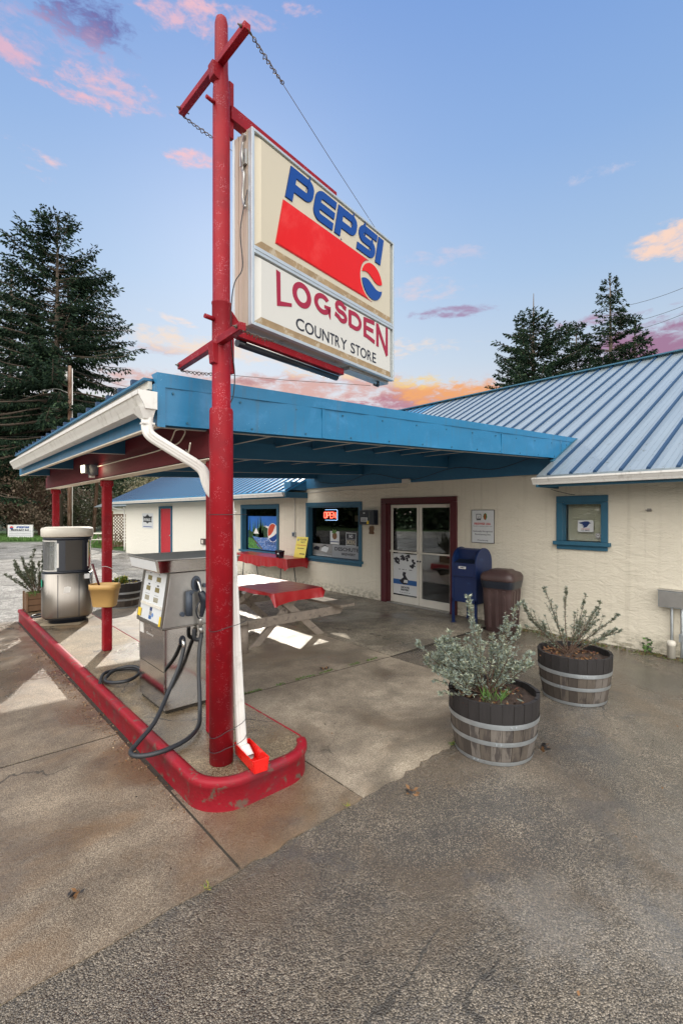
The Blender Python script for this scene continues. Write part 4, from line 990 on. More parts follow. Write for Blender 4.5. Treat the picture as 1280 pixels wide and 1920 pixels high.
b.tube(hose,.0165,12)
b.m('steel'); b.tube([(1.657,YN+.0,.79),(1.657,YN-.02,.76),(1.652,YN-.035,.725)],[.014,.017,.016],10); 
b.m('black_rubber'); b.tube(spline([(1.735,YN-.05,.87),(1.735,YN-.05,.80),(1.76,YN-.05,.775),(1.79,YN-.055,.785),(1.80,YN-.055,.80)],5),.017,10)
b.build('hose',None,P1)
b=MB(); b.tube(spline([(1.30,4.95,.218),(1.12+.3,5.22,.218),(1.62,5.20,.22),(1.68,4.98,.235),(1.52,4.75,.25),(1.38,4.80,.24),(1.36,5.0,.22),(1.50,5.15,.25),(1.66,5.05,.27),(1.72,4.75,.22),(1.70,4.55,.30),(1.66,4.48,.60)],8),.0165,10); b.build('hose','black_rubber',P1,label='black hose coiled on the concrete behind the pump')
# ================================================================== PUMP (round type)
cx2,cy2=1.72,8.31
P2=thing('fuel_pump',(cx2,cy2,IZ),'rounded fuel pump with dark windowed top, cream cap and brushed steel skirt','fuel pump')
rot=math.atan2(-cy2,-cx2)
b=MB(); b.lathe((cx2,cy2,0),[(.255,IZ),(.255,IZ+.05),(.30,IZ+.055),(.33,.30)],48,se=3.2,rot=rot); b.build('base','black_plastic',P2)
b=MB(); b.lathe((cx2,cy2,0),[(.335,.29),(.345,.31),(.345,.945),(.335,.95)],64,se=3.2,rot=rot); sk=b.build('skirt','steel_brushed',P2)
u2=Vector((math.cos(rot),math.sin(rot),0)); t2=Vector((-math.sin(rot),math.cos(rot),0)); F2=Fr((cx2,cy2,0),tuple(t2),(0,0,1))   # n = towards camera
b=MB(); 
for a in (-.125,.150): b.fbox(F2,a-.004,a+.004,.30,.94,.30,.3465)
b.build('seam','black_plastic',sk)
b=MB(); b.m('white_metal'); b.prism(F2,[(-.05,.66),(.03,.67),(.045,.745),(.005,.76),(-.045,.75)],.3455,.3475); b.m('teal_sticker'); b.fbox(Fr(Vector((cx2,cy2,0))-t2*.345*.98+u2*.12,tuple((-u2)),(0,0,1)),-.11,-.01,.76,.86,-.002,.012); b.m('poster_white'); b.fbox(F2,.22,.29,.86,.93,.318,.332); b.build('sticker',None,sk)
b=MB(); b.lathe((cx2,cy2,0),[(.325,.951),(.325,.985)],64,se=3.2,rot=rot); b.lathe((cx2,cy2,0),[(.325,1.445),(.325,1.49)],64,se=3.2,rot=rot)
# dark pillars and front panel
def shell(b,a0,a1,z0,z1,r,th=.012,n=10):
    def pt(th_,rr,z):
        x,y=math.cos(th_),math.sin(th_); q=(abs(x)**3.2+abs(y)**3.2)**(-1/3.2); x*=q*rr; y*=q*rr
        return (cx2+x*math.cos(rot)-y*math.sin(rot),cy2+x*math.sin(rot)+y*math.cos(rot),z)
    for k in range(n):
        p,q=R(a0+(a1-a0)*k/n),R(a0+(a1-a0)*(k+1)/n)
        b.hexa([pt(p,r-th,z0),pt(p,r,z0),pt(q,r,z0),pt(q,r-th,z0),pt(p,r-th,z1),pt(p,r,z1),pt(q,r,z1),pt(q,r-th,z1)])
b.m('black_plastic')
OA=12
for a in (OA,180+OA): shell(b,a-31,a+31,.986,1.444,.333)
for a in (90+OA,270+OA): shell(b,a-5,a+5,.986,1.444,.325)
for a in (-35,31): shell(b,OA+a,OA+a+4,.986,1.04,.331); shell(b,OA+a,OA+a+4,1.40,1.444,.331)
b.build('head_frame',None,P2)
b=MB()
for a in (12,): shell(b,a-17,a+19,1.0,1.44,.336,.002)
b.build('dark_screen','interior',P2)
for a0,a1 in ((46,96),(108,160),(224,276),(288,340)):
    b=MB(); shell(b,a0-3,a1+3,.99,1.44,.320,.004); b.build('window_panel','clear_plastic',P2)
b=MB(); b.lathe((cx2,cy2,0),[(.205,.985),(.205,1.445)],24,se=3.2,rot=rot); b.build('core','off_white',P2)
b=MB(); b.m('white_metal')
for a0,a1 in ((43,47),(-23,-19)): shell(b,a0,a1,.99,1.44,.331,.004,3)
for z0,z1 in ((.988,1.0),(1.43,1.443)): shell(b,45,98,z0,z1,.329,.004); shell(b,-76,-21,z0,z1,.329,.004)
b.build('window_trim',None,P2)
for s_ in (1,-1):
    b=MB(); b.m('grey_plastic'); c=Vector((cx2,cy2,0))+t2*s_*.21+u2*.215; b.tube([c+Z3*1.0,c+Z3*1.22],.03,12); b.m('poster_blue'); b.tube([c+Z3*1.29,c+Z3*1.36],.035,12); b.m('white_metal'); b.tube([c+Z3*1.36,c+Z3*1.42],.025,12); b.m('poster_white'); b.tube([c+Z3*1.22,c+Z3*1.29],.02,12); b.build('nozzle',None,P2)
b=MB(); b.lathe((cx2,cy2,0),[(.335,1.491),(.352,1.50),(.355,1.60),(.345,1.622),(.30,1.635),(.01,1.64)],64,se=3.0,rot=rot); b.build('cap','off_white',P2)
b=MB(); b.poly([(cx2+x,cy2+y,IZ-.004) for x,y in [tuple(a) for a in ((-.45,-.18),(.05,-.47),(.42,.10),(-.08,.42))]]); b.build('mat','concrete_mat',P2)
b=MB(); b.tube(spline([(1.50,8.75,.22),(1.36,8.72,.22),(1.33,8.85,.22),(1.45,8.95,.22),(1.60,8.75,.25)],6),.016,8); b.build('hose','black_rubber',P2)
# ================================================================== FLOODLIGHT
b=MB(); b.m('black_plastic'); b.box((1.50,6.10,2.30),(1.583,6.22,2.42)); b.box((1.47,6.22,2.33),(1.53,6.38,2.43)); 
b.m('steel_dull'); b.box((1.50,6.15,2.27),(1.56,6.19,2.30)); b.m('lamp_glow'); b.hexa([(1.462,6.23,2.335),(1.469,6.23,2.335),(1.469,6.37,2.335),(1.462,6.37,2.335),(1.455,6.23,2.42),(1.468,6.23,2.42),(1.468,6.37,2.42),(1.455,6.37,2.42)])
FLD=tag(b.build('floodlight',None),'small lit floodlight fixed to the dark red canopy beam','light')
pl=bpy.data.lights.new('floodlight_lamp','POINT'); pl.energy=.35; pl.color=(1,.85,.6); pl.shadow_soft_size=.05; po=bpy.data.objects.new('floodlight_lamp',pl); COL.objects.link(po); po.location=(1.50,5.98,2.36)
# ================================================================== BUCKET + SQUEEGEE on middle post
bx,by=1.625,5.99
BK=thing('washing_bucket',(bx,by,.76),'yellow plastic bucket hanging on the red canopy post','bucket')
b=MB(); 
def rr_shell(b,c,prof,seg=40,se=4,sx=1,sy=1,rot=0): b.lathe(c,prof,seg,sx=sx,sy=sy,se=se,rot=rot,caps=False)
BR=R(-40)
rr_shell(b,(bx,by,.76),[(.001,0),(.115,0),(.122,.01),(.150,.20),(.158,.20),(.160,.262),(.150,.262),(.146,.19),(.112,.02),(.001,.02)],sx=1.0,sy=.72,rot=BR)
b.build('bucket','bucket_plastic',BK)
b=MB(); hd=Vector((math.cos(BR),math.sin(BR),0)); c=Vector((bx,by,1.02)); b.tube(spline([c-hd*.155,c-hd*.165+Z3*.08,c-hd*.09+Z3*.17,c+Z3*.205,c+hd*.09+Z3*.17,c+hd*.165+Z3*.08,c+hd*.155],6),.0035,6); b.build('handle','steel_dull',BK)
b=MB(); b.m('maroon'); b.tube([(1.60,6.02,.90),(1.505,6.045,1.26)],.012,8); b.box((1.56,5.98,.84),(1.66,6.04,.90)); tag(b.build('squeegee',None),'dark red squeegee handle leaning in the yellow bucket','squeegee')
# ================================================================== PICNIC TABLE
PT=thing('picnic_table',(4.0,6.4,0),'weathered grey wooden picnic table with crossed legs on the patio','picnic table')
tx0,tx1,ty0,ty1=3.58,4.43,5.42,7.35
b=MB(); 
for k in range(5): b.box((tx0+k*.171,ty0+.01,.715),(tx0+k*.171+.165,ty1,.752))
b.build('table_top','grey_wood_y',PT,bevel=.004)
for x in (3.02,4.76):
    for k in range(2):
        b=MB(); b.box((x+k*.145,5.36,.415),(x+k*.145+.138,7.40,.455)); b.build('bench',"grey_wood_y",PT,bevel=.005)
for yy in (5.60,7.10):
    for s_ in (1,-1):
        y_=yy+(.0 if s_>0 else .042)
        b=MB(); xm=4.0; tp=Vector((xm-s_*.25,y_,.712)); bt=Vector((xm+s_*.56,y_,.012)); 
        d=(bt-tp); wv=.062
        b.hexa([(bt.x-wv*1.25,y_,.012),(bt.x+wv*1.25,y_,.012),(bt.x+wv*1.25,y_+.038,.012),(bt.x-wv*1.25,y_+.038,.012),(tp.x-wv*1.25,y_,.712),(tp.x+wv*1.25,y_,.712),(tp.x+wv*1.25,y_+.038,.712),(tp.x-wv*1.25,y_+.038,.712)]); b.build('leg','grey_wood',PT,bevel=.004)
    b=MB(); b.prism(Fr((0,yy-.04 if yy<6 else yy+.12,0),(1,0,0),(0,0,1)),[(3.07,.28),(4.93,.28),(5.03,.40),(5.03,.413),(2.99,.413),(2.99,.36)],-.038+.0,0) ; b.build('cross_brace','grey_wood',PT,bevel=.004)
b=MB(); b.bar((4.0,5.68,.37),(4.0,6.3,.70),.038,.09); b.bar((4.0,7.05,.37),(4.0,6.45,.70),.038,.09); b.build('brace','grey_wood',PT)
b=MB(); b.lathe((3.20,5.52,0),[(.055,.012),(.055,.41)],14); b.build('leg','grey_wood',PT,label='round wooden stub leg under the bench')
# cloth over table
def cloth(name,x0,x1,y0,y1,z,drops,seed,mat,label,cat,bunch=1.0,n=64,m=22):
    r=random.Random(seed); per=[]; 
    W_,D_=x1-x0,y1-y0; tot=2*(W_+D_)
    def edge(s_):
        s_%=tot
        if s_<W_: return (x0+s_,y0,0,-1,drops[0])
        s_-=W_
        if s_<D_: return (x1,y0+s_,1,0,drops[1])
        s_-=D_
        if s_<W_: return (x1-s_,y1,0,1,drops[2])
        s_-=W_; return (x0,y1-s_,-1,0,drops[3])
    b=MB(); N=int(tot/.03); i0=0; rows=7
    ph=[r.random()*6.28 for _ in range(6)]
    for k in range(N):
        s_=k*tot/N; x,y,nx_,ny_,dp=edge(s_)
        # distance to nearest corner
        cs=[0,W_,W_+D_,2*W_+D_,tot]; dc=min(abs(s_-q) for q in cs)
        # smooth corner normal
        dpv=dp
        wv=.014*math.sin(s_*5.3+ph[0]+1.7*math.sin(s_*1.9))+.009*math.sin(s_*13.7+ph[1]+2*math.sin(s_*3.1))+.005*math.sin(s_*31+ph[2])
        cr=math.exp(-(dc/.07)**2)
        lowr=dpv*(1+.10*math.sin(s_*4+ph[3])+.07*math.sin(s_*11+ph[4]))*(1+.18*cr)
        for j in range(rows):
            t_=j/(rows-1)
            out=.006+(wv*bunch+.012)*t_+.035*cr*t_*(1+math.sin(s_*60))*.5
            b.v.append((x+nx_*out,y+ny_*out,z+.004*(1-t_)*0-(lowr*t_)-(.004 if j else 0)))
    for k in range(N):
        q=(k+1)%N
        for j in range(rows-1): b.face([k*rows+j,k*rows+j+1,q*rows+j+1,q*rows+j],True)
    # top grid
    nx_,ny_=14,26; base=len(b.v)
    for j in range(ny_+1):
        for i in range(nx_+1):
            x=x0-.006+(W_+.012)*i/nx_; y=y0-.006+(D_+.012)*j/ny_
            zz=z+.001+(r.random()*.0035 if 0<i<nx_ and 0<j<ny_ else 0)+.003*math.sin(x*31+y*9)*(1 if 0<i<nx_ and 0<j<ny_ else 0); b.v.append((x,y,zz))
    for j in range(ny_):
        for i in range(nx_):
            a=base+j*(nx_+1)+i; b.face([a,a+1,a+nx_+2,a+nx_+1],True)
    return tag(b.build(name,mat),label,cat)
cloth('tablecloth',tx0-.01,tx1+.01,ty0,ty1+.02,.757,(.135,.05,.10,.045),4,'red_cloth','red plastic cloth stretched over the picnic table','tablecloth')
# ================================================================== FOLDING TABLE
FT=thing('folding_table',(6.85,10.6,0),'folding table with thin black legs against the shop wall','folding table')
b=MB(); b.box((6.58,9.42,.70),(7.17,11.95,.735)); b.build('table_top','off_white',FT,bevel=.005)
for yy in (9.75,11.55):
    b=MB(); 
    b.tube(spline([(6.66,yy,.70),(6.67,yy-.0,.45),(6.63,yy-.02,.02)],4),.012,8); b.tube(spline([(7.10,yy,.70),(7.08,yy,.45),(7.13,yy-.02,.02)],4),.012,8); b.tube([(6.63,yy-.02,.03),(7.13,yy-.02,.03)],.010,8); b.tube([(6.67,yy,.50),(6.85,yy+.3,.69)],.008,6)
    b.build('leg','black_plastic',FT)
cloth('tablecloth',6.56,7.19,9.36,12.02,.742,(.20,.06,.2,.235),9,'red_cloth','red plastic cloth hanging over the folding table by the wall','tablecloth',bunch=1.6)
# black nursery pots
def pot(x,y,label):
    o=thing('plant_pot',(x,y,.75),label,'plant pot','black pots on the folding table')
    b=MB(); b.lathe((x,y,.752),[(.065,0),(.085,.15),(.092,.15),(.092,.17),(.080,.17),(.078,.15),(.001,.14)],20,caps=False); b.build('pot','black_plastic',o)
    return o
pot(6.72,9.92,'black nursery pot holding a small green plant, the farther of two'); o=pot(6.66,9.72,'black nursery pot with a white tag beside the yellow card, the nearer of two')
b=MB(); b.fbox(Fr((6.572,9.72,0),(0,-1,0),(0,0,1)),-.03,.03,.84,.875,.0,.003); b.build('tag','poster_white',o)
# yellow notice board
YF=Fr((7.06,9.75,.745),(0.0,-1,0),(.22,0,1))
b=MB(); b.m('yellow_card'); b.fbox(YF,.0,.46,.0,.52,-.006,0)
b.m('letter_black'); b.text(YF,'VOLUNTEER',.14,.43,.42,.475,.001,bold=.02); b.text(YF,'PARTY!',.20,.365,.36,.405,.001,bold=.02)
b.m('text_red')
for k in range(6): b.fbox(YF,.05+k*.065,.10+k*.065,.30,.315,.0005,.0012)
b.m('letter_black')
for k in range(5): b.fbox(YF,.10+k*.055,.14+k*.055,.22,.24,.0005,.0012); b.fbox(YF,.22+k*.042,.255+k*.042,.08,.105,.0005,.0012)
b.m('poster_grey'); b.disc(YF,.075,.44,.035,.0002,.0012,14)
tag(b.build('notice_board',None),'yellow notice card with black lettering leaning on the folding table','notice')
# ================================================================== MAILBOX
MB_=thing('mailbox',(6.96,4.52,0),'dark blue steel collection mailbox with rounded top beside the door','mailbox')
my0,my1,mx0,mx1=4.285,4.755,6.725,7.20; mc=(mx0+mx1)/2; mr=(mx1-mx0)/2
def archpts(x0,x1,z0,zc,r_,n=20): return [(x0,z0),(x1,z0)]+[(mc+r_*math.cos(R(180*k/n)),zc+r_*math.sin(R(180*k/n))) for k in range(n+1)]
b=MB(); fr=Fr((0,my1,0),(1,0,0),(0,0,1))
for y_ in (my1,my0+.03):
    b.prism(Fr((0,y_,0),(1,0,0),(0,0,1)),archpts(mx0,mx1,.36,1.035,mr),0,.03)
pts=archpts(mx0+.02,mx1-.012,.37,1.035,mr-.012)
# body with chute opening: back + lower front
b.prism(Fr((0,my1-.031,0),(1,0,0),(0,0,1)),[(mx0+.012,.37),(mx1-.012,.37)]+[(mc+(mr-.014)*math.cos(R(a)),1.035+(mr-.014)*math.sin(R(a))) for a in range(0,118,9)]+[(mx0+.16,1.07),(mx0+.012,1.02)],0,my1-my0-.062)
b.build('body','mail_blue',MB_,bevel=.004)
b=MB(); b.m('black_plastic'); b.hexa([(mx0+.018,my0+.04,1.022),(mx0+.165,my0+.04,1.073),(mx0+.165,my1-.04,1.073),(mx0+.018,my1-.04,1.022),(mx0+.018,my0+.04,1.024),(mx0+.165,my0+.04,1.075),(mx0+.165,my1-.04,1.075),(mx0+.018,my1-.04,1.024)])
b.m('mail_blue'); b.box((mx0+.002,my0+.033,.80),(mx0+.010,my1-.033,1.018)); b.box((mx0-.006,my0+.06,1.005),(mx0+.001,my1-.06,1.02)); b.box((mx0-.004,my0+.033,.785),(mx0+.009,my1-.033,.795))
b.m('black_plastic'); b.box((mx0+.0,my0+.033,.796),(mx0+.010,my1-.033,.799)); b.m('white_paint'); b.fbox(Fr((mx0,0,0),(0,-1,0),(0,0,1)),-4.62,-4.48,.925,.965,.0005,.003)
b.m('letter_black'); MFm=Fr((mx0,0,0),(0,-1,0),(0,0,1)); b.prism(MFm,[(-4.60,.945),(-4.585,.955),(-4.585,.935)],.0032,.004); b.prism(MFm,[(-4.50,.945),(-4.515,.935),(-4.515,.955)],.0032,.004); b.fbox(MFm,-4.575,-4.525,.938,.952,.0032,.004)
b.build('front_panel',None,MB_)
for x in (mx0+.0,mx1-.04):
    for y_ in (my0,my1-.035):
        b=MB(); b.box((x,y_,.012),(x+.04,y_+.035,.42)); b.box((x-.02,y_-.015,.011),(x+.06,y_+.05,.016)); b.build('leg','mail_blue',MB_)
# ================================================================== TRASH BIN
TB=thing('trash_bin',(6.84,3.90,0),'dark brown plastic trash bin with domed lid beside the blue mailbox','trash bin')
b=MB(); c=(6.84,3.90,0); rt=R(8)
b.lathe(c,[(.19,.006),(.20,.015),(.235,.60),(.242,.78),(.258,.785),(.258,.80),(.20,.80)],48,se=7,rot=rt); 
body=b.build('bin_body','brown_plastic',TB)
b=MB()
for k in range(4):
    a=rt+k*math.pi/2; fr=Fr(Vector(c)+Vector((math.cos(a),math.sin(a),0))*.205,(-math.sin(a),math.cos(a),0),(math.cos(a)*.055,math.sin(a)*.055,1))
    for q in (-.13,-.015,.10): b.fbox(fr,q,q+.05,.08,.66,-.02,.006)
b.build('rib','brown_plastic',body,bevel=.004)
b=MB(); b.lathe(c,[(.262,.76),(.266,.80)],48,se=7,rot=rt,caps=False); b.lathe(c,[(.25,.69),(.262,.76)],48,se=6,rot=rt,caps=False); b.build('bin_liner','black_plastic',TB)
b=MB(); b.lathe(c,[(.268,.802),(.272,.81),(.272,.87),(.245,.92),(.17,.945),(.15,.967),(.02,.975)],48,se=6,rot=rt); b.build('lid','brown_plastic',TB)
# ================================================================== BARRELS AND PLANTS
def barrel(x,y,label,cat='planter',r=.345,h=.465,seed=1,name='barrel_planter',old=False,tilt=0):
    o=thing(name,(x,y,0),label,cat,'half barrel planters'); rn=random.Random(seed)
    N=26; b=MB()
    def rad(z): t_=z/h; return r*(.83+.17*t_+.035*math.sin(math.pi*t_))
    zs=[.008,.08,.155,.215,.285,.36,h]
    for k in range(N):
        a0=2*math.pi*k/N+.004; a1=2*math.pi*(k+1)/N-.004; j=(rn.random()-.5)*.004; top=(rn.random()-.5)*.008; lowm=rn.choice(['stave_grey','stave_mid','stave_grey','stave_pale'])
        for i in range(len(zs)-1):
            z0,z1=zs[i],zs[i+1]; r0,r1=rad(z0)+j,rad(z1)+j
            if i==len(zs)-2: z1+=top
            b.m('stave_dark' if (z0>=.285 or (old and z0>.21)) else lowm)
            pts=lambda a,rr,z:(x+rr*math.cos(a),y+rr*math.sin(a),z)
            b.poly([pts(a0,r0,z0),pts(a1,r0,z0),pts(a1,r1,z1),pts(a0,r1,z1)])
            if i==len(zs)-2:
                b.poly([pts(a0,r1,z1),pts(a1,r1,z1),pts(a1,r1-.028,z1),pts(a0,r1-.028,z1)]); b.poly([pts(a1,r1-.028,h-.09),pts(a0,r1-.028,h-.09),pts(a0,r1-.028,z1),pts(a1,r1-.028,z1)])
    b.m('joint_dark'); b.lathe((x,y,0),[(rad(z)-.006,z) for z in zs[:-1]]+[(rad(h)-.006,h-.012)],N*2,caps=False)
    b.build('staves',None,o)
    for z,w_ in ((.305,.038),(.175,.034),(.022,.030)):
        b=MB(); b.lathe((x,y,0),[(rad(z-w_/2)+.0045,z-w_/2),(rad(z)+.0055,z),(rad(z+w_/2)+.0045,z+w_/2)],48,caps=False)
        a=math.atan2(-y,-x)+rn.random()-.5
        for q in (-.05,.05): cc=Vector((x,y,z))+Vector((math.cos(a+q),math.sin(a+q),0))*(rad(z)+.003); b.tube([cc,cc+Vector((math.cos(a),math.sin(a),0))*.008],.006,8)
        b.build('hoop','galvanised',o)
    b=MB(); M=20; i0=len(b.v)
    for ring in range(7):
        rr=(r-.028)*ring/6
        for k in range(M):
            a=2*math.pi*k/M; b.v.append((x+rr*math.cos(a),y+rr*math.sin(a),h-.065+rn.random()*.025+.02*(1-ring/6)))
    for ring in range(6):
        for k in range(M): q=(k+1)%M; a=ring*M; b.face([a+k,a+M+k,a+M+q,a+q],True)
    b.build('soil','soil',o)
    return o
barrel(3.378,2.0,'half barrel planter nearest the camera, holding a silvery grey shrub',seed=2)
barrel(4.94,2.02,'half barrel planter nearer the shop wall, holding sparse green stems',seed=5)
barrel(3.0,9.92,'dark half barrel planter seen beyond the yellow bucket',r=.38,h=.49,seed=8,old=True)
def leafq(b,p,d,L,w_,rn,droop=0):
    d=d.normalized(); s_=d.cross(Vector((rn.random()-.5,rn.random()-.5,rn.random()-.5))).normalized()*w_/2
    m_=p+d*L*.5; e=p+d*L-Z3*droop
    i=len(b.v); b.v+=[tuple(p),tuple(m_+s_),tuple(e),tuple(m_-s_)]; b.face([i,i+1,i+2,i+3])
def dirv(a,e): return Vector((math.cos(a)*math.cos(e),math.sin(a)*math.cos(e),math.sin(e)))
def litter(b,cx_,cy_,z,r,n,rn,mats,L=(.02,.06)):
    for _ in range(n):
        q=r*math.sqrt(rn.random()); a=rn.random()*6.28; b.m(rn.choice(mats)); p=Vector((cx_+q*math.cos(a),cy_+q*math.sin(a),z+rn.random()*.02)); leafq(b,p,dirv(rn.random()*6.28,rn.random()*.5),L[0]+rn.random()*(L[1]-L[0]),.012+rn.random()*.01,rn)
def bush(name,c,stems,label,leafmats,leafL,leafW,dens,seed,cat='shrub',group=None,wood='twig',side=True,grasses=0,lit=None,z0=0,twigL=.45):
    o=thing(name,c,label,cat,group); rn=random.Random(seed); st=MB(); lf=MB(); C0=Vector(c)
    def grow(p,a,e,L,r0,lev,up):
        n=max(4,int(L/.035)); pts=[p.copy()]; d=dirv(a,e)
        for i in range(n):
            d=(d+Vector(((rn.random()-.5)*.16,(rn.random()-.5)*.16,(rn.random()-.5)*.10+up))).normalized(); p=p+d*(L/n); pts.append(p.copy())
            t_=i/n
            if (lev>0 or t_>.22):
                for _ in range(dens if lev>0 else int(dens*.9)+1):
                    lfd=(d*.65+dirv(rn.random()*6.28,(rn.random()-.5)*1.6)).normalized(); lf.m(rn.choice(leafmats)); s_=(.7+.6*rn.random())*(1.1-.4*t_)
                    leafq(lf,p-d*rn.random()*L/n,lfd,leafL*s_,leafW*s_,rn)
            if side and lev<2 and t_>.18 and rn.random()<(.60 if lev==0 else .22):
                aa=math.atan2(d.y,d.x)+(rn.random()-.5)*2.4; ee=math.asin(max(-1,min(1,d.z)))+(rn.random()-.3)*.6
                grow(p,aa,min(1.45,ee),L*twigL*(1.1-t_)*(.6+.8*rn.random()),r0*.5,lev+1,up)
        st.tube(pts,[r0*(1-.8*i/n) for i in range(n+1)],5,caps=False)
    for (a,e,L,up) in stems: grow(C0+Vector(((rn.random()-.5)*.05,(rn.random()-.5)*.05,0)),a,e,L,.006 if L>.3 else .003,0,up)
    for _ in range(grasses):
        lf.m('leaf_green'); p=C0+Vector(((rn.random()-.5)*.16-.06,(rn.random()-.5)*.16-.1,-.01)); leafq(lf,p,dirv(rn.random()*6.28,.7+rn.random()*.7),.07+rn.random()*.09,.007,rn)
    if lit: litter(lf,c[0],c[1],c[2]-.01,lit[0],lit[1],rn,lit[2])
    st.build('stems',wood,o); lf.build('leaves',None,o); return o
rn=random.Random(21)
def azs(dx_,dd): # direction from screen-right and depth components
    v=Vector((C_,-S_))*dx_+Vector((S_,C_))*dd; return math.atan2(v.y,v.x)
stems=[]
for i in range(23):
    stems.append((azs(-1.0+rn.random()*.9,(rn.random()-.5)*1.2),.22+rn.random()*.7,.34+rn.random()*.22,.012))
for i in range(12): stems.append((azs(.2+rn.random()*.8,(rn.random()-.5)*1.3),.55+rn.random()*.6,.28+rn.random()*.20,.012))
stems+=[(azs(-.15,0),1.38,.74,.006),(azs(.25,.2),1.2,.72,.006),(azs(-.2,.1),1.30,.62,.006),(azs(.8,.1),.95,.62,.012),(azs(.9,-.1),.80,.55,.012),(azs(-1,.1),.38,.66,.02),(azs(-.9,-.4),.5,.58,.02),(azs(-.7,.3),.9,.52,.01)]
bush('shrub',(3.33,2.03,.42),stems,'dense silvery grey-green shrub in the barrel nearest the camera',['leaf_sage','leaf_sage','leaf_sage','leaf_sage_pale','leaf_rosemary_pale'],.033,.0085,6,3,group='shrubs in the barrels',grasses=46,lit=(.29,330,['leaf_dead','soil','leaf_dead','mulch','leaf_sage']))
rn=random.Random(5); stems=[]
for (sx_,dd,e,L) in ((-1,.1,.95,.62),(-.8,.4,.8,.66),(-.9,-.4,.55,.5),(-1,.2,.45,.52),(-.2,.1,1.25,.68),(.15,.3,1.32,.64),(.35,-.1,1.15,.60),(.6,.3,1.0,.62),(1,0,.62,.66),(.9,.3,.75,.66),(1,-.2,.52,.56),(.8,-.3,.45,.5),(-.4,-.5,.8,.4),(.6,.4,.6,.6),(-.6,.5,.6,.55),(.9,.1,.85,.5),(-.1,-.4,1.3,.45)): stems.append((azs(sx_,dd),e,L*.98,.012))
bush('shrub',(4.90,2.06,.42),stems,'sparse green shrub with upright twigs in the barrel by the wall',['leaf_rosemary_pale','leaf_rosemary','leaf_sage'],.024,.007,6,9,group='shrubs in the barrels',lit=(.28,420,['leaf_dead','mulch','leaf_dead','twig']),twigL=.38)
bush('shrub',(3.0,9.92,.46),[(rn.random()*6.28,.5+rn.random()*.6,.10,.0) for _ in range(16)],'low yellow-green plant in the dark barrel beyond the yellow bucket',['leaf_yellow','leaf_green'],.06,.03,3,4,lit=(.28,120,['leaf_dead','leaf_yellow','leaf_green']))
# wooden box planter at the end of the island with rosemary
o=thing('box_planter',(1.50,9.50,IZ),'small rough wooden box planter at the far end of the fuel island','planter')
b=MB(); 
for z in (.21,.31,.41): 
    b.box((1.34,9.34,z),(1.66,9.37,z+.09)); b.box((1.34,9.65,z),(1.66,9.68,z+.09)); b.box((1.34,9.372,z),(1.37,9.648,z+.09)); b.box((1.63,9.372,z),(1.66,9.648,z+.09))
for x in (1.325,1.645): 
    for y in (9.325,9.665): b.box((x,y,.2),(x+.03,y+.03,.52))
b.box((1.371,9.371,.2),(1.629,9.649,.45)); b.build('box','brown_wood',o,bevel=.004)
rn=random.Random(11); stems=[]
for i in range(30): stems.append((azs(-.9+rn.random()*1.3,(rn.random()-.5)*1.2),.65+rn.random()*.75,.42+rn.random()*.42,.02))
bush('shrub',(1.49,9.48,.46),stems,'upright dark rosemary bush in the wooden box beside the round pump',['leaf_rosemary','leaf_rosemary','leaf_rosemary_pale'],.035,.010,5,31,twigL=.3,grasses=60)
# ================================================================== WALL ITEMS
def wall_item(name,parts,label,cat,bevel=0): 
    b=MB(); parts(b); return tag(b.build(name,None,bevel=bevel),label,cat)
def f_(b):
    b.m('letter_black'); b.fbox(WF,-4.70,-4.26,1.335,1.905,.012,.018); b.m('poster_white'); b.fbox(WF,-4.692,-4.268,1.343,1.897,.0182,.020)
    c=.0206; b.m('letter_black'); b.fbox(WF,-4.60,-4.515,1.735,1.745,.02,c); b.stroke(WF,[(-4.60,1.75),(-4.60,1.83),(-4.515,1.83),(-4.515,1.75),(-4.60,1.75)],.010,.0202,.021); b.text(WF,'Z',-4.575,1.765,-4.54,1.80,c); b.text(WF,'NFPA',-4.60,1.722,-4.515,1.738,c,bold=.02)
    b.m('leaf_green'); b.prism(WF,[(-4.47,1.79),(-4.455,1.835),(-4.43,1.85),(-4.405,1.835),(-4.395,1.78),(-4.42,1.73),(-4.45,1.74)],.0202,.0212); b.m('text_red'); b.prism(WF,[(-4.45,1.745),(-4.44,1.83),(-4.425,1.83),(-4.43,1.74)],.0213,.022)
    b.text(WF,'FIREWISE USA',-4.645,1.645,-4.325,1.685,c,bold=.03); b.m('letter_black'); b.text(WF,'Residents reducing wildfire risks',-4.665,1.612,-4.30,1.632,c)
    b.text(WF,'Nationally Recognized',-4.665,1.515,-4.295,1.55,c,bold=.01); b.text(WF,'Participating Site',-4.63,1.462,-4.33,1.497,c,bold=.01); b.text(WF,'Firewise.org',-4.58,1.365,-4.38,1.395,c,bold=.01)
wall_item('wall_sign',f_,'white sign with a red heading on the cream wall above the mailbox','sign')
def f_(b):
    b.m('black_plastic'); b.fbox(WF,-7.42,-6.98,1.60,1.90,.002,.13); b.m('grey_plastic'); b.fbox(WF,-7.42,-6.98,1.902,1.915,.002,.15)
    b.m('poster_white'); b.fbox(WF,-7.37,-7.17,1.665,1.755,.131,.133); b.m('yellow_sticker'); b.fbox(WF,-7.19,-7.13,1.615,1.685,.1332,.135); b.m('letter_black')
    for z in (1.73,1.71,1.69,1.675): b.fbox(WF,-7.35,-7.20,z,z+.008,.1332,.134)
    b.m('poster_white'); b.fbox(WF,-7.30,-7.25,1.84,1.86,.131,.133); b.m('steel'); b.fbox(WF,-7.12,-7.11,1.61,1.88,.131,.136); b.disc(WF,-7.28,1.80,.010,.131,.138,10)
wall_item('wall_letterbox',f_,'black metal letterbox with white label mounted between the shop window and the door','letterbox',.004)
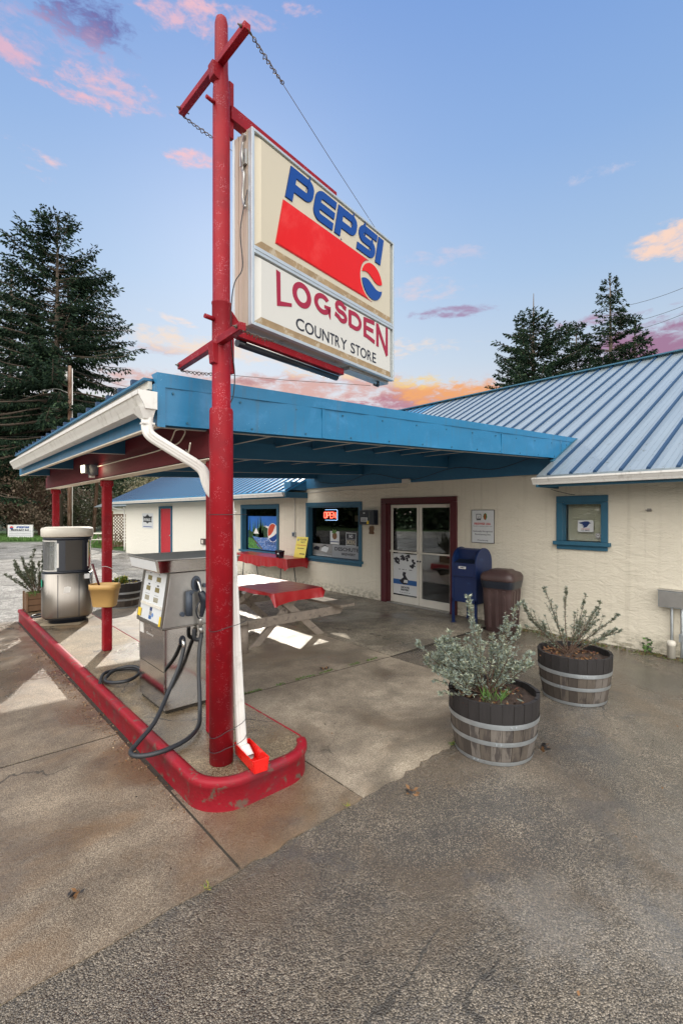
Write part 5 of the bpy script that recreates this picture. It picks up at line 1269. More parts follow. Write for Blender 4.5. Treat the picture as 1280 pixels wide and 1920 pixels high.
def f_(b): b.m('brown_wood'); b.prism(WF,[(-7.20,1.40),(-7.11,1.40),(-7.095,1.43),(-7.11,1.46),(-7.095,1.52),(-7.105,1.57),(-7.19,1.57),(-7.21,1.52),(-7.195,1.46),(-7.21,1.43)],.001,.05)
wall_item('wood_block',f_,'small carved brown wood block on the wall below the black letterbox','wood block')
def f_(b): b.m('galvanised'); b.fbox(WF,-1.86,-1.56,.645,.855,.002,.13); b.m('steel_dull'); b.fbox(WF,-1.87,-1.55,.856,.868,.002,.145); b.fbox(WF,-1.85,-1.57,.655,.845,.1305,.136); b.m('galvanised'); b.tube([WF.p(-1.73,.02,.05),WF.p(-1.73,.65,.05)],.016,10); b.tube([WF.p(-1.62,.02,.06),WF.p(-1.62,.65,.06)],.016,10); b.fbox(WF,-1.645,-1.595,.22,.32,.03,.10)
wall_item('electrical_box',f_,'grey metal electrical box with two conduits low on the right end of the wall','electrical box',.003)
def f_(b): b.m('off_white'); b.lathe((7.14,1.72,0),[(.045,.005),(.045,.16),(.050,.162),(.050,.20),(.040,.225),(.02,.23)],20); b.m('leaf_rosemary'); 
wall_item('standpipe',f_,'short white plastic pipe standing by the wall under the electrical box','pipe')
def f_(b): b.m('steel_brushed'); b.fbox(WF,-2.03,-1.96,1.885,1.895,.002,.05); b.fbox(WF,-2.02,-1.97,1.875,1.884,.002,.03); b.fbox(WF,-2.02,-1.97,1.87,1.91,.001,.006)
wall_item('wall_bracket',f_,'tiny metal bracket on the cream wall right of the postal window','bracket')
def f_(b): b.m('off_white'); b.tube([WF.p(-9.55,2.36,.02),WF.p(-6.35,2.36,.02)],.008,6); b.tube(spline([WF.p(-6.35,2.36,.02),WF.p(-6.2,2.37,.03),WF.p(-6.12,2.42,.04)],4),.008,6); b.fbox(WF,-6.22,-6.05,2.43,2.52,.03,.12)
wall_item('wall_conduit',f_,'thin conduit along the wall top to a small box above the door','conduit')
def f_(b): b.m('white_metal'); b.tube([WF.p(-9.93,1.35,.02),WF.p(-9.93,2.40,.02)],.010,6); b.m('galvanised'); b.fbox(WF,-10.02,-9.90,1.24,1.36,.002,.05); b.m('grey_plastic'); b.fbox(WF,-9.99,-9.93,1.26,1.34,.051,.06)
wall_item('outlet_box',f_,'grey outlet box on a vertical conduit between the two shop windows','outlet box')
def f_(b): b.m('brown_plastic'); b.fbox(WF,-15.30,-15.02,.78,.98,.002,.07); b.m('off_white'); b.fbox(WF,-15.22,-15.10,.82,.94,.071,.08)
wall_item('hose_outlet',f_,'brown outlet box on the far whitish wall right of the red side door','outlet box')
def f_(b):
    b.m('poster_white'); b.fbox(WF,-21.15,-19.85,1.20,1.84,.004,.012); b.m('letter_black'); b.prism(WF,[(-21.0,1.46),(-20.95,1.55),(-21.02,1.72),(-20.75,1.70),(-20.5,1.80),(-20.25,1.70),(-19.98,1.72),(-20.05,1.55),(-20.0,1.46),(-20.3,1.47),(-20.5,1.40),(-20.7,1.47)],.0122,.015)
    b.m('poster_white'); b.text(WF,'PAYBACK',-20.88,1.51,-20.12,1.63,.0155,bold=.04); b.m('logo_blue'); b.fbox(WF,-21.0,-20.0,1.26,1.29,.0122,.014)
wall_item('wall_sign',f_,'white sign with a black badge on the far wall left of the red side door','sign')
# stickers and posters at the windows
def f_(b):
    c0=-.098; b.m('poster_white'); b.prism(WF,[(x_+dx_,z_+dz_) for x_,z_,dx_,dz_ in [(-2.915+.17,1.57,0,0),(-2.90+.17,1.58,0,0),(-2.90+.17,1.73,0,0),(-2.915+.17,1.745,0,0),(-3.05+.115,1.745,0,0),(-3.065+.115,1.73,0,0),(-3.065+.115,1.58,0,0),(-3.05+.115,1.57,0,0)]],c0,c0+.003)
    b.m('logo_navy'); b.prism(WF,[(-2.94,1.705),(-2.90,1.715),(-2.85,1.728),(-2.80,1.728),(-2.785,1.715),(-2.76,1.70),(-2.785,1.695),(-2.80,1.675),(-2.82,1.645),(-2.85,1.635),(-2.88,1.625),(-2.86,1.65),(-2.885,1.65),(-2.865,1.668),(-2.90,1.668),(-2.875,1.685),(-2.91,1.69)],c0+.0032,c0+.005)
    b.m('text_red'); b.fbox(WF,-2.90,-2.78,1.612,1.618,c0+.0032,c0+.005); b.m('letter_black'); b.text(WF,'U.S. MAIL',-2.90,1.585,-2.78,1.605,c0+.0045,bold=.02)
wall_item('window_sticker',f_,'white square sticker with a dark blue eagle in the small postal window','sticker')
def f_(b): b.m('poster_white'); b.disc(WF,-2.665,1.52,.040,-.098,-.095,20); b.m('brown_wood'); b.stroke(WF,[(-2.665+.032*math.cos(k*.524),1.52+.032*math.sin(k*.524)) for k in range(13)],.006,-.0948,-.0935); b.stroke(WF,[(-2.68,1.515),(-2.665,1.53),(-2.65,1.515)],.006,-.0948,-.0935)
wall_item('window_sticker',f_,'small round brown and white sticker low in the postal window','sticker')
# window 2 contents
def f_(b):
    c=-.085
    for (ch,x_) in zip('OPEN',(0,.115,.225,.33)):
        pass
    b.m('neon_red'); a=-8.88; z0=1.735; h_=.135; w_=.085; s_=.014
    S2=lambda pts: b.stroke(WF,[(a+x_*w_,z0+z_*h_) for x_,z_ in pts],s_,c-.01,c)
    S2([(0.15,0),(0,.15),(0,.85),(.15,1),(.85,1),(1,.85),(1,.15),(.85,0),(.15,0)]); a+=.115
    S2([(0,0),(0,1),(.8,1),(1,.85),(1,.6),(.8,.45),(0,.45)]); a+=.112
    S2([(1,1),(0,1),(0,0),(1,0)]); S2([(0,.5),(.85,.5)]); a+=.112
    S2([(0,0),(0,1),(1,0),(1,1)])
    b.m('neon_blue'); b.stroke(WF,[(-8.84,1.93),(-8.42,1.93),(-8.40,1.91),(-8.40,1.70),(-8.42,1.68),(-8.84,1.68)],.010,c-.012,c-.004)
    b.m('black_plastic'); b.fbox(WF,-8.92,-8.39,1.66,1.95,c-.05,c-.035)
    for x_ in (-8.8,-8.5): b.fbox(WF,x_,x_+.004,1.95,1.995,c-.04,c-.036)
wall_item('open_sign',f_,'lit red neon sign reading OPEN in the shop window','neon sign')
def f_(b):
    c=-.100; b.m('poster_grey'); b.fbox(WF,-9.33,-8.60,.80,1.10,c-.004,c); b.m('poster_white'); b.prism(WF,[(-9.02,.93),(-8.80,.90),(-8.74,.97),(-8.72,1.03),(-8.84,1.06),(-8.98,1.0)],c+.0002,c+.001); b.m('letter_black'); b.prism(WF,[(-9.04,1.02),(-8.86,1.08),(-8.70,1.02),(-8.86,1.05)],c+.0012,c+.002); b.prism(WF,[(-9.30,.95),(-9.10,.93),(-9.05,1.02),(-9.20,1.04),(-9.30,1.0)],c+.0002,c+.001); b.m('interior_grey'); b.prism(WF,[(-9.33,.90),(-9.1,.86),(-8.7,.86),(-8.61,.90),(-8.61,.88),(-8.8,.84),(-9.2,.845),(-9.33,.87)],c+.0002,c+.001); b.m('poster_white')
    for k in range(14): b.fbox(WF,-9.30+k*.05,-9.27+k*.05,.812,.83,c+.0002,c+.001)
wall_item('window_poster',f_,'grey picture poster of a white house low in the left of the open-sign window','poster')
def f_(b):
    c=-.100; b.m('interior_grey'); b.fbox(WF,-8.595,-7.58,.80,1.10,c-.004,c); b.m('brown_wood'); b.m('letter_black'); b.text(WF,'DESCHUTES',-8.50,.965,-7.60,1.05,c+.001,bold=.03); b.text(WF,'BREWERY',-8.25,.87,-7.78,.925,c+.001,bold=.03)
wall_item('window_poster',f_,'grey brewery poster low in the right of the open-sign window','poster')
def f_(b):
    c=-.098; b.m('poster_white'); b.fbox(WF,-8.66,-8.34,1.11,1.42,c-.006,c); b.m('logo_navy'); b.fbox(WF,-8.655,-8.345,1.16,1.18,c+.0002,c+.001); b.m('leaf_dead'); b.disc(WF,-8.50,1.31,.085,c+.0002,c+.001,18); b.m('leaf_green'); b.prism(WF,[(-8.60,1.38),(-8.50,1.36),(-8.42,1.41),(-8.46,1.46),(-8.52,1.44),(-8.56,1.47)],c+.0012,c+.002); b.m('logo_white'); b.fbox(WF,-8.62,-8.40,1.12,1.15,c+.0002,c+.001)
wall_item('window_poster',f_,'white card with a round brown picture in the middle of the open-sign window','poster')
def f_(b):
    c=-.096; b.m('poster_white'); b.fbox(WF,-8.10,-7.76,1.10,1.40,c-.006,c); b.m('letter_black'); b.fbox(WF,-8.085,-7.775,1.255,1.385,c+.0002,c+.001); b.m('poster_white'); b.text(WF,'NO',-7.995,1.28,-7.865,1.36,c+.002,bold=.04); b.m('letter_black'); b.fbox(WF,-8.085,-7.775,1.115,1.25,c+.0002,c+.0008); b.m('sign_cream'); b.text(WF,'SMOKING',-8.075,1.13,-7.785,1.235,c+.002,bold=.03)
wall_item('no_smoking_sign',f_,'black and white NO SMOKING sign at the right of the shop window','sign')
def f_(b):
    b.m('interior_grey'); b.box((7.56,8.86,.5),(7.9,9.18,1.36)); b.m('poster_white'); b.box((7.545,9.0,1.0),(7.555,9.15,1.3)); b.m('black_plastic'); b.box((7.545,8.9,1.2),(7.555,8.99,1.33)); b.m('text_red'); 
    for k in range(3): b.lathe((7.65+.03*k,8.93+.09*k,1.36),[(.03,0),(.045,.06),(.03,.12)],8)
wall_item('vending_cabinet',f_,'grey cabinet with red tops seen through the left of the shop window','cabinet')
def f_(b): b.m('sign_cream'); b.fbox(WF,-7.92,-7.78,1.46,1.56,-.12,-.112); b.m('logo_blue'); b.fbox(WF,-7.82,-7.66,1.78,1.93,-.12,-.112); b.m('sign_cream'); b.fbox(WF,-7.82,-7.69,1.66,1.79,-.111,-.108)
wall_item('window_notices',f_,'small cream and blue paper notices taped to the right side of the shop window','notice')
# window 1: big drinks poster
def f_(b):
    c=-.100; a0,a1,z0,z1=-12.45,-10.86,.80,1.76; e=.0012
    b.m('poster_sky'); b.fbox(WF,a0,a1,z0,z1,c-.006,c)
    b.m('logo_white'); b.prism(WF,[(-11.75,1.42),(-11.5,1.50),(-11.35,1.47),(-11.1,1.38),(-10.87,1.42),(-10.87,1.30),(-11.7,1.30)],c,c+e*.5)
    b.m('poster_forest'); b.prism(WF,[(-12.44,.95),(-10.87,.95),(-10.87,1.30),(-11.1,1.33),(-11.4,1.42),(-11.7,1.50),(-11.95,1.38),(-12.2,1.30),(-12.44,1.35)],c,c+e)
    r=random.Random(3)
    for k in range(16):
        x_=-12.42+r.random()*.85; h_=.25+r.random()*.35; b.m('poster_forest' if k%2 else 'poster_green'); b.prism(WF,[(x_,1.15),(x_+.12,1.15),(x_+.06,1.2+h_)],c,c+e*1.3)
    b.m('logo_white'); b.prism(WF,[(-12.15,1.25),(-11.85,1.25),(-12.0,1.42)],c,c+e*1.6)
    b.m('poster_water'); b.prism(WF,[(-12.2,1.18),(-11.8,1.14),(-11.3,1.16),(-10.87,1.08),(-10.87,.81),(-11.75,.81),(-12.0,1.0)],c,c+e*1.8)
    b.m('poster_green'); b.prism(WF,[(-12.44,.81),(-11.72,.81),(-11.95,.92),(-12.15,1.08),(-12.44,1.14)],c,c+e*2.2)
    b.m('brown_wood'); b.prism(WF,[(-11.70,.81),(-11.62,.81),(-12.05,1.06),(-12.10,1.05)],c,c+e*2.5)
    cx_,cz2,rr=-11.13,1.30,.265
    b.m('logo_white'); b.disc(WF,cx_,cz2,rr,c+e*2.6,c+e*3,40)
    b.m('poster_globe_red'); r2=rr*.93; A=[(cx_+r2*math.cos(R(t_)),cz2+r2*math.sin(R(t_))) for t_ in range(58,212,7)]
    b.prism(WF,A+[(cx_-.10,cz2-.06),(cx_+.02,cz2+.04),(cx_+.10,cz2+.16)],c+e*3,c+e*3.4)
    b.m('logo_blue'); A=[(cx_+r2*math.cos(R(t_)),cz2+r2*math.sin(R(t_))) for t_ in range(222,375,7)]
    b.prism(WF,A+[(cx_+.20,cz2+.0),(cx_+.08,cz2-.07),(cx_-.08,cz2-.13)],c+e*3,c+e*3.4)
    b.m('logo_navy'); b.text(WF,'pepsi',-11.48,.93,-10.92,1.08,c+e*3.5)
wall_item('window_poster',f_,'big drinks poster with a river scene and globe in the far shop window','poster')
# door poster
def f_(b):
    c=-.084; a0,a1=-6.625,-6.01; b.m('poster_white'); b.fbox(WF,a0,a1,.20,1.02,c-.002,c)
    r=random.Random(8); b.m('letter_black')
    for k in range(46):
        x_=a0+.02+r.random()*.55; z_=.90+r.random()*.10-abs(x_-a0-.3)*.05; s_=.012+r.random()*.03
        if x_>-6.2: z_-=r.random()*.16
        if x_<-6.45: z_-=r.random()*.10
        b.prism(WF,[(x_+s_*math.cos(q),z_+s_*.8*math.sin(q)) for q in (0,1.1,2.3,3.2,4.4,5.3)],c+.0002,c+.001+k*.00001)
    for k,w_ in enumerate((.05,.06,.02,.08)): b.fbox(WF,-6.48+k*.09,-6.48+k*.09+w_,.70,.712,c+.0002,c+.001)
    b.m('poster_blue'); b.fbox(WF,a0,a1,.40,.50,c+.0002,c+.001)
    b.m('letter_black'); b.prism(WF,[(-6.40,.42),(-6.34,.40),(-6.25,.42),(-6.22,.50),(-6.27,.55),(-6.30,.60),(-6.28,.65),(-6.36,.66),(-6.38,.60),(-6.35,.55),(-6.42,.50),(-6.46,.47)],c+.0012,c+.002); b.m('poster_white'); b.prism(WF,[(-6.35,.44),(-6.24,.44),(-6.24,.50),(-6.33,.50)],c+.0021,c+.003)
    b.m('letter_black'); b.text(WF,'DESCHUTES',-6.42,.325,-6.20,.365,c+.001,bold=.05); b.text(WF,'BREWERY',-6.42,.275,-6.20,.315,c+.001,bold=.05)
    for k in range(5): b.fbox(WF,-6.46+k*.06,-6.42+k*.06,.235,.243,c+.0002,c+.001)
wall_item('door_poster',f_,'white poster with a blue band on the lower left glass of the shop door','poster')
# ================================================================== SMALL GROWTH AND DEBRIS
def scatter(name,pts,label,mats,L,W,z=.012,up=.6,kind='stuff',n_per=6,spread=.03,seed=1):
    b=MB(); r=random.Random(seed)
    for (x,y) in pts:
        for _ in range(n_per):
            b.m(r.choice(mats)); p=Vector((x+(r.random()-.5)*spread,y+(r.random()-.5)*spread,z)); leafq(b,p,dirv(r.random()*6.28,up*(.3+r.random())),L*(.5+r.random()),W*(.6+.8*r.random()),r)
    o=b.build(name,None); return tag(o,label,name.replace('_',' '),kind=kind)
r=random.Random(2)
pts=[(2.35+(i/120)**1.3*2.0,4.255-(i/120)*.06+(r.random()-.5)*.012) for i in range(120) if math.sin(i*.33)+math.sin(i*.12)>-.2]
scatter('weeds',pts,'green weeds growing in the long crack of the patio concrete',['leaf_green','leaf_rosemary_pale','moss'],.022,.010,n_per=7,spread=.022,seed=3)
pts=[(3.15+(i/60)*.55,2.235+(i/60)*.0+(.0 if i<20 else (i-20)/40*.28)+(r.random()-.5)*.02) for i in range(70)]
scatter('moss_patch',pts,'bright moss along the asphalt edge beside the nearest barrel',['leaf_green','moss','leaf_yellow'],.010,.008,n_per=9,spread=.028,seed=4)
pts=[(-.0,2.16),(.20,2.17),(.21,2.165),(1.06,2.18),(1.05,2.17),(2.0,2.20),(2.01,2.205)]
scatter('grass_tuft',pts,'little green grass tufts sprouting along the asphalt edge',['leaf_green','leaf_yellow'],.028,.004,n_per=9,spread=.03,up=1.1,seed=5)
pts=[(7.05+r.random()*.16,-2+r.random()*6.0) for _ in range(430)]
scatter('wall_moss',pts,'moss and litter along the foot of the cream wall',['moss','leaf_dead','moss','soil'],.018,.014,n_per=8,spread=.10,seed=6,z=.006,up=.25)
pts=[]
for i in range(330):
    y=2.75+r.random()**.8*4.6; pts.append((1.235-r.random()**2*.16,y))
scatter('leaf_litter',pts,'dead leaves and grit lying against the foot of the red curb',['leaf_dead','soil','leaf_dead','brown_wood','sign_dirt'],.012,.010,n_per=3,spread=.05,seed=7,up=.2)
pts=[(.0+r.random()*7,(.4+r.random()*3.6)) for _ in range(55)]
scatter('grit',pts,'scattered dark leaf bits and grit on the wet asphalt',['soil','leaf_dead','stave_dark'],.016,.012,n_per=1,spread=.01,seed=8,up=.3)
# leafy weeds at wall and leaves
def weed(x,y,h_,label,seed):
    b=MB(); r=random.Random(seed)
    for _ in range(46):
        b.m('leaf_green' if r.random()<.55 else 'leaf_rosemary'); p=Vector((x+(r.random()-.5)*.07,y+(r.random()-.5)*.10,.02+r.random()*h_)); leafq(b,p,dirv(r.random()*6.28,(r.random()-.2)*.8),.05,.035,r)
    b.m('twig'); b.tube([(x,y,0),(x+.01,y+.01,h_)],.003,5)
    tag(b.build('weed',None),label,'weed')
weed(7.16,1.98,.18,'leafy green weed against the wall left of the white standpipe',3); weed(7.16,1.50,.06,'low green weed at the foot of the wall right of the standpipe',4)
def leafclump(x,y,label,seed,s_=1,z=.014):
    b=MB(); r=random.Random(seed)
    for _ in range(9):
        b.m('leaf_dead' if r.random()<.6 else 'stave_dark'); p=Vector((x+(r.random()-.5)*.08*s_,y+(r.random()-.5)*.08*s_,z+r.random()*.012)); leafq(b,p,dirv(r.random()*6.28,r.random()*.7),.06*s_,.03*s_,r)
    tag(b.build('dead_leaf',None),label,'leaf')
leafclump(3.62,1.72,'curled dead leaf at the foot of the nearest barrel',5); leafclump(3.55,4.28,'dead leaf lying on the patio crack',6,.8)
leafclump(2.42,2.02,'pale flattened leaf on the asphalt near the slab edge',7,.7); leafclump(.55,2.55,'brown leaf lying on the left concrete slab',9,.6)
# ================================================================== BACKGROUND
def at(px,d,z=0): l=(px-640)/FX*d; return Vector((S_*d+C_*l,C_*d-S_*l,z))
import array
class Leaves:
    def __init__(s): s.v=array.array('f'); s.n=0
    def quad(s,p,d,L,w_,rn):
        rx,ry,rz=rn.random()-.5,rn.random()-.5,rn.random()-.5
        sx_=d[1]*rz-d[2]*ry; sy_=d[2]*rx-d[0]*rz; sz_=d[0]*ry-d[1]*rx
        q=w_/2/(math.sqrt(sx_*sx_+sy_*sy_+sz_*sz_)+1e-6); sx_*=q;sy_*=q;sz_*=q
        mx,my,mz=p[0]+d[0]*L*.5,p[1]+d[1]*L*.5,p[2]+d[2]*L*.5
        s.v.extend((p[0],p[1],p[2],mx+sx_,my+sy_,mz+sz_,p[0]+d[0]*L,p[1]+d[1]*L,p[2]+d[2]*L,mx-sx_,my-sy_,mz-sz_)); s.n+=1
    def build(s,name,mats,parent=None,seed=0,clump=None):
        me=bpy.data.meshes.new(name); me.vertices.add(s.n*4); me.vertices.foreach_set('co',s.v)
        me.loops.add(s.n*4); me.loops.foreach_set('vertex_index',list(range(s.n*4))); me.polygons.add(s.n)
        me.polygons.foreach_set('loop_start',list(range(0,s.n*4,4)))
        for q in mats: me.materials.append(MATS[q])
        r=random.Random(seed); k=len(mats)
        me.polygons.foreach_set('material_index',[ (0 if r.random()<.7 else r.randrange(k)) for _ in range(s.n)])
        me.update(calc_edges=True); me.validate()
        o=bpy.data.objects.new(name,me); COL.objects.link(o)
        if parent is not None: o.parent=parent; o.matrix_parent_inverse=Matrix.Translation(parent.location).inverted()
        return o
def conifer(pos,H_,Rb,label,seed,z0=1.0,nbm=1.0,dens=1.0,droop=.25,sparse=0,cs=.16,bare=0,mats=('needle','needle_light'),power=.75,side=None,lean=0,group=None,name='conifer_tree',base_shape=1):
    o=thing(name,tuple(pos),label,'tree',group); rn=random.Random(seed); tr_=MB(); lv=Leaves(); P0=Vector(pos)
    tr_.tube([P0,P0+Z3*H_*.5+Vector((rn.random()-.5,rn.random()-.5,0))*.2,P0+Z3*H_],[H_*.016,H_*.010,.02],9)
    z=z0; top=H_-bare
    while z<top-.15:
        t_=(z-z0)/(top-z0); base=Rb*((1-t_)**power)*(min(1,.55+.45*t_/.12) if base_shape else 1)
        nb=max(3,int((6 if t_<.8 else 5)*(1-sparse*.4)*nbm))
        for k in range(nb):
            if rn.random()<sparse*.4: continue
            a=rn.random()*6.283; L=base*(.62+.52*rn.random())+.18
            if side is not None: L*=1+.35*math.cos(a-side[0])*side[1]
            e=.45*t_**1.5+.12-droop*(1-t_)*.9+(rn.random()-.5)*.22
            n=max(3,int(L/.28)); p=P0+Z3*(z+rn.random()*.25); d=Vector((math.cos(a)*math.cos(e),math.sin(a)*math.cos(e),math.sin(e))); pts=[p.copy()]
            for i in range(n):
                s_=i/n; d=(d+Vector(((rn.random()-.5)*.12,(rn.random()-.5)*.12,-.03+.09*s_+(rn.random()-.5)*.08))).normalized(); p=p+d*(L/n); pts.append(p.copy())
                if s_<.10+.12*sparse: continue
                tl=(.22+.40*(1-s_))*min(1.2,L*.30)+.10
                for sd in (-1,1,0):
                    if sd==0: td=d
                    else:
                        td=Vector((d.x*.55-d.y*sd*.8,d.y*.55+d.x*sd*.8,d.z-.15-.35*rn.random())).normalized()
                    m=max(2,int(tl/cs*1.9*dens)) if sd else 1
                    for j in range(m):
                        if rn.random()<sparse*.35: continue
                        q=p+td*(tl*(j+rn.random())/m)-Z3*rn.random()*.12*(1+droop); dd=(td+Vector((rn.random()-.5,rn.random()-.5,rn.random()*.9-.75))*1.1).normalized()
                        lv.quad(q,dd,cs*(.7+.8*rn.random()),cs*(.35+.2*rn.random()),rn)
            tr_.tube(pts,[.012*L*(1-.8*i/n)+.006 for i in range(n+1)],4,caps=False)
        z+=(.36+.30*rn.random())*(.65+H_/50)*(1+sparse*.3)
    for k in range(30): q=P0+Z3*(top-.9*rn.random()); lv.quad(q,Vector((rn.random()-.5,rn.random()-.5,.6)).normalized(),cs*1.4,cs*.5,rn)
    tr_.build('trunk','bark',o); lv.build('crown',list(mats),o,seed); return o
# great conifer on the left with a smaller companion behind its foot
conifer(at(108,37),24.9,8.2,'great dark conifer rising on the left behind the road sign',3,z0=6.0,nbm=1.45,dens=2.2,droop=.34,cs=.27,power=.60,side=(A0*0+math.radians(100),.25))
conifer(at(22,42),24.0,6.6,'dark conifer at the left edge partly behind the great conifer',14,z0=7.0,nbm=.95,dens=1.9,droop=.30,cs=.28,power=.62)
conifer(at(-70,36),20.0,6.5,'dark conifer mostly outside the left edge of the view',15,z0=2,dens=1.0,droop=.35,cs=.28)
# four conifers beyond the shop roof
conifer(at(1000,34),17.6,4.3,'broad open conifer with a bare spike top beyond the shop roof',21,z0=6.5,nbm=1.6,dens=4.4,droop=.05,sparse=.05,cs=.19,bare=1.9,power=.45,group=None)
conifer(at(1143,38),20.9,3.4,'tallest slim conifer of the group beyond the shop roof',22,z0=7,nbm=1.6,dens=4.2,droop=.22,sparse=.05,cs=.19,power=.85)
conifer(at(1190,37),16.9,2.6,'small conifer just right of the tallest one beyond the roof',23,z0=7,nbm=1.6,dens=4.2,droop=.15,sparse=.05,cs=.19)
conifer(at(1080,41),18.2,3.4,'dense conifer between the spike-topped tree and the tallest one',24,z0=7,nbm=1.6,dens=4.4,droop=.15,sparse=.05,cs=.20,power=.6)
# loose-crowned trees and brush in the background
def leafy(pos,H_,Rx,Rz,zc,label,seed,mats,n,cs=.2,name='tree',branches=26,cat='tree',trunk='bark',gap=.35,group=None,low=False):
    o=thing(name,tuple(pos),label,cat,group); rn=random.Random(seed); tr_=MB(); lv=Leaves(); P0=Vector(pos)
    tr_.tube([P0,P0+Z3*zc*.6,P0+Z3*(zc+Rz*.7)],[H_*.018,H_*.012,.02],7)
    tips=[]
    for k in range(branches):
        a=rn.random()*6.283; u=rn.random()*2-1; rr=(.45+.55*rn.random())
        tip=P0+Vector((math.cos(a)*Rx*rr*math.sqrt(1-u*u),math.sin(a)*Rx*rr*math.sqrt(1-u*u),zc+u*Rz*rr)); 
        if tip.z<.3: tip.z=.3
        st_=P0+Z3*max(.1,min(zc*.9,(tip.z-P0.z)*.45)); mid=(st_+tip)*.5+Vector((rn.random()-.5,rn.random()-.5,rn.random()*.4))*.3*Rx*.5
        tr_.tube([st_,mid,tip],[H_*.006,H_*.004,.008],4,caps=False); tips.append((tip,mid))
    for _ in range(n):
        tip,mid=rn.choice(tips); t_=rn.random()**.6; c=mid+(tip-mid)*t_; s_=Rx*gap
        p=c+Vector((rn.gauss(0,1),rn.gauss(0,1),rn.gauss(0,.8)))*s_*.5
        lv.quad(p,Vector((rn.random()-.5,rn.random()-.5,rn.random()-.4)).normalized(),cs*(.6+.9*rn.random()),cs*.55*(.6+.8*rn.random()),rn)
    tr_.build('trunk',trunk,o); lv.build('crown',list(mats),o,seed); return o
G='trees and brush along the far side of the road'
leafy(at(38,36.5),9,3.2,3.4,3.6,'bare brownish brush rising behind the road sign',31,('leaf_brown','leaf_olive','twig'),5200,.20,'bush',60,'shrub',trunk='twig',gap=.22,group=G)
leafy(at(75,37),9,2.8,3.4,3.6,'reddish brown leafless thicket just right of the road sign',32,('leaf_brown','twig','leaf_olive'),4200,.18,'bush',60,'shrub',trunk='twig',gap=.22,group=G)
leafy(at(-30,40),9,3.2,4.0,4.5,'dark green tree at the left edge behind the sign',33,('needle_light','leaf_olive'),6000,.26,'tree',40,gap=.3,group=G)
leafy(at(118,46),7,2.6,2.6,3.0,'low olive brush behind the far canopy post',34,('leaf_olive','leaf_brown'),4200,.22,'bush',40,'shrub',gap=.3,group=G)
leafy(at(150,50),8,3.4,2.4,2.6,'tangled brown brush seen between the two utility poles',35,('leaf_brown','leaf_olive','leaf_tan'),5200,.22,'bush',50,'shrub',trunk='twig',gap=.28,group=G)
leafy(at(200,42),6,2.4,2.0,2.2,'pale green brush behind the lattice fence',36,('leaf_olive','leaf_tan','leaf_brown'),4600,.18,'bush',50,'shrub',gap=.3,group=G)
leafy(at(288,44),9,3.6,2.6,4.6,'pale tan-leaved tree behind the far end of the shop roof',37,('leaf_tan','leaf_olive'),6500,.20,'tree',60,gap=.26,group=G)
leafy(at(228,62),10,5,3.5,6.0,'dark tree in the distance left of the far roof end',38,('needle_light','leaf_olive'),5500,.34,'tree',50,gap=.3,group=G)
leafy(at(160,66),11,5,4,6.5,'dark distant tree behind the utility poles',39,('needle','needle_light'),5500,.36,'tree',50,gap=.3,group=G)
leafy(at(95,60),12,5,4.5,6.0,'distant dark tree to the left of the utility poles',40,('needle_light','leaf_olive'),6000,.36,'tree',50,gap=.3,group=G)
leafy(at(30,62),13,6,5,7.0,'distant dark tree behind the brown brush',41,('needle','needle_light','leaf_olive'),6500,.38,'tree',50,gap=.3,group=G)
leafy(at(612,27),8.6,1.6,.8,7.6,'bare twiggy treetop just showing over the blue canopy fascia',42,('twig','leaf_brown'),330,.07,'tree',70,trunk='twig',gap=.12)
# wooded slope as one mass
rn=random.Random(77); lv=Leaves()
for _ in range(60000):
    px=-260+rn.random()*900; d=70+rn.random()*75; p=at(px,d); z=hz(p.x,p.y); hh=3+4*abs(math.sin(p.x*.35+math.cos(p.y*.3)*2))
    lv.quad((p.x,p.y,z+rn.random()*hh),Vector((rn.random()-.5,rn.random()-.5,rn.random()-.3)).normalized(),.6+.8*rn.random(),.4+.3*rn.random(),rn)
tag(lv.build('woodland',['needle_light','leaf_olive','leaf_brown'],None,5),'dark mixed woodland covering the slope beyond the road','woodland',kind='stuff')
# woods across the road behind the viewer's left, reflected in the shop glass
rn=random.Random(78); lv=Leaves()
for _ in range(36000):
    x=-26-rn.random()*8; y=-30+rn.random()*135; hh=7+3*math.sin(y*.5)+2*math.sin(y*1.3)
    lv.quad((x,y,rn.random()*hh),Vector((rn.random()-.5,rn.random()-.5,rn.random()-.3)).normalized(),.5+.5*rn.random(),.3+.2*rn.random(),rn)
tag(lv.build('roadside_woods',['needle_light','leaf_olive'],None,6),'dark woods across the road mirrored in the shop glass','woodland',kind='stuff')
# grass blades on the verge
lv=Leaves(); rn=random.Random(79)
for _ in range(16000):
    px=-60+rn.random()*300; d=(31.5+rn.random()*9) if px<170 else (25+rn.random()*14); p=at(px,d)
    if d<26.5 and px>236: continue
    lv.quad((p.x,p.y,-.03),Vector(((rn.random()-.5)*.6,(rn.random()-.5)*.6,1)).normalized(),.10+.16*rn.random(),.05,rn)
tag(lv.build('verge_grass',['leaf_green','grass'],None,7),'green grass along the verge beyond the lot','grass',kind='stuff')
# grassy bank behind the sign
b=MB(); c=at(85,36); n=16
for i in range(n+1):
    for j in range(5):
        a=i/n; q=at(58+a*60,34.5+j*1.3); b.v.append((q.x,q.y,-.02+.62*math.sin(math.pi*j/4)*math.sin(math.pi*min(1,a*1.0))**.8*a*1.2))
for i in range(n):
    for j in range(4): a=i*5+j; b.face([a,a+5,a+6,a+1],True)
b.build('grass_bank','grass',kind='structure')
# far road strip seen through the trees
b=MB(); p0,p1,p2,p3=at(60,56,.9),at(240,56,1.1),at(240,60,1.6),at(60,60,1.4); b.poly([p0,p1,p2,p3]); b.build('far_road','gravel_lot',kind='structure')
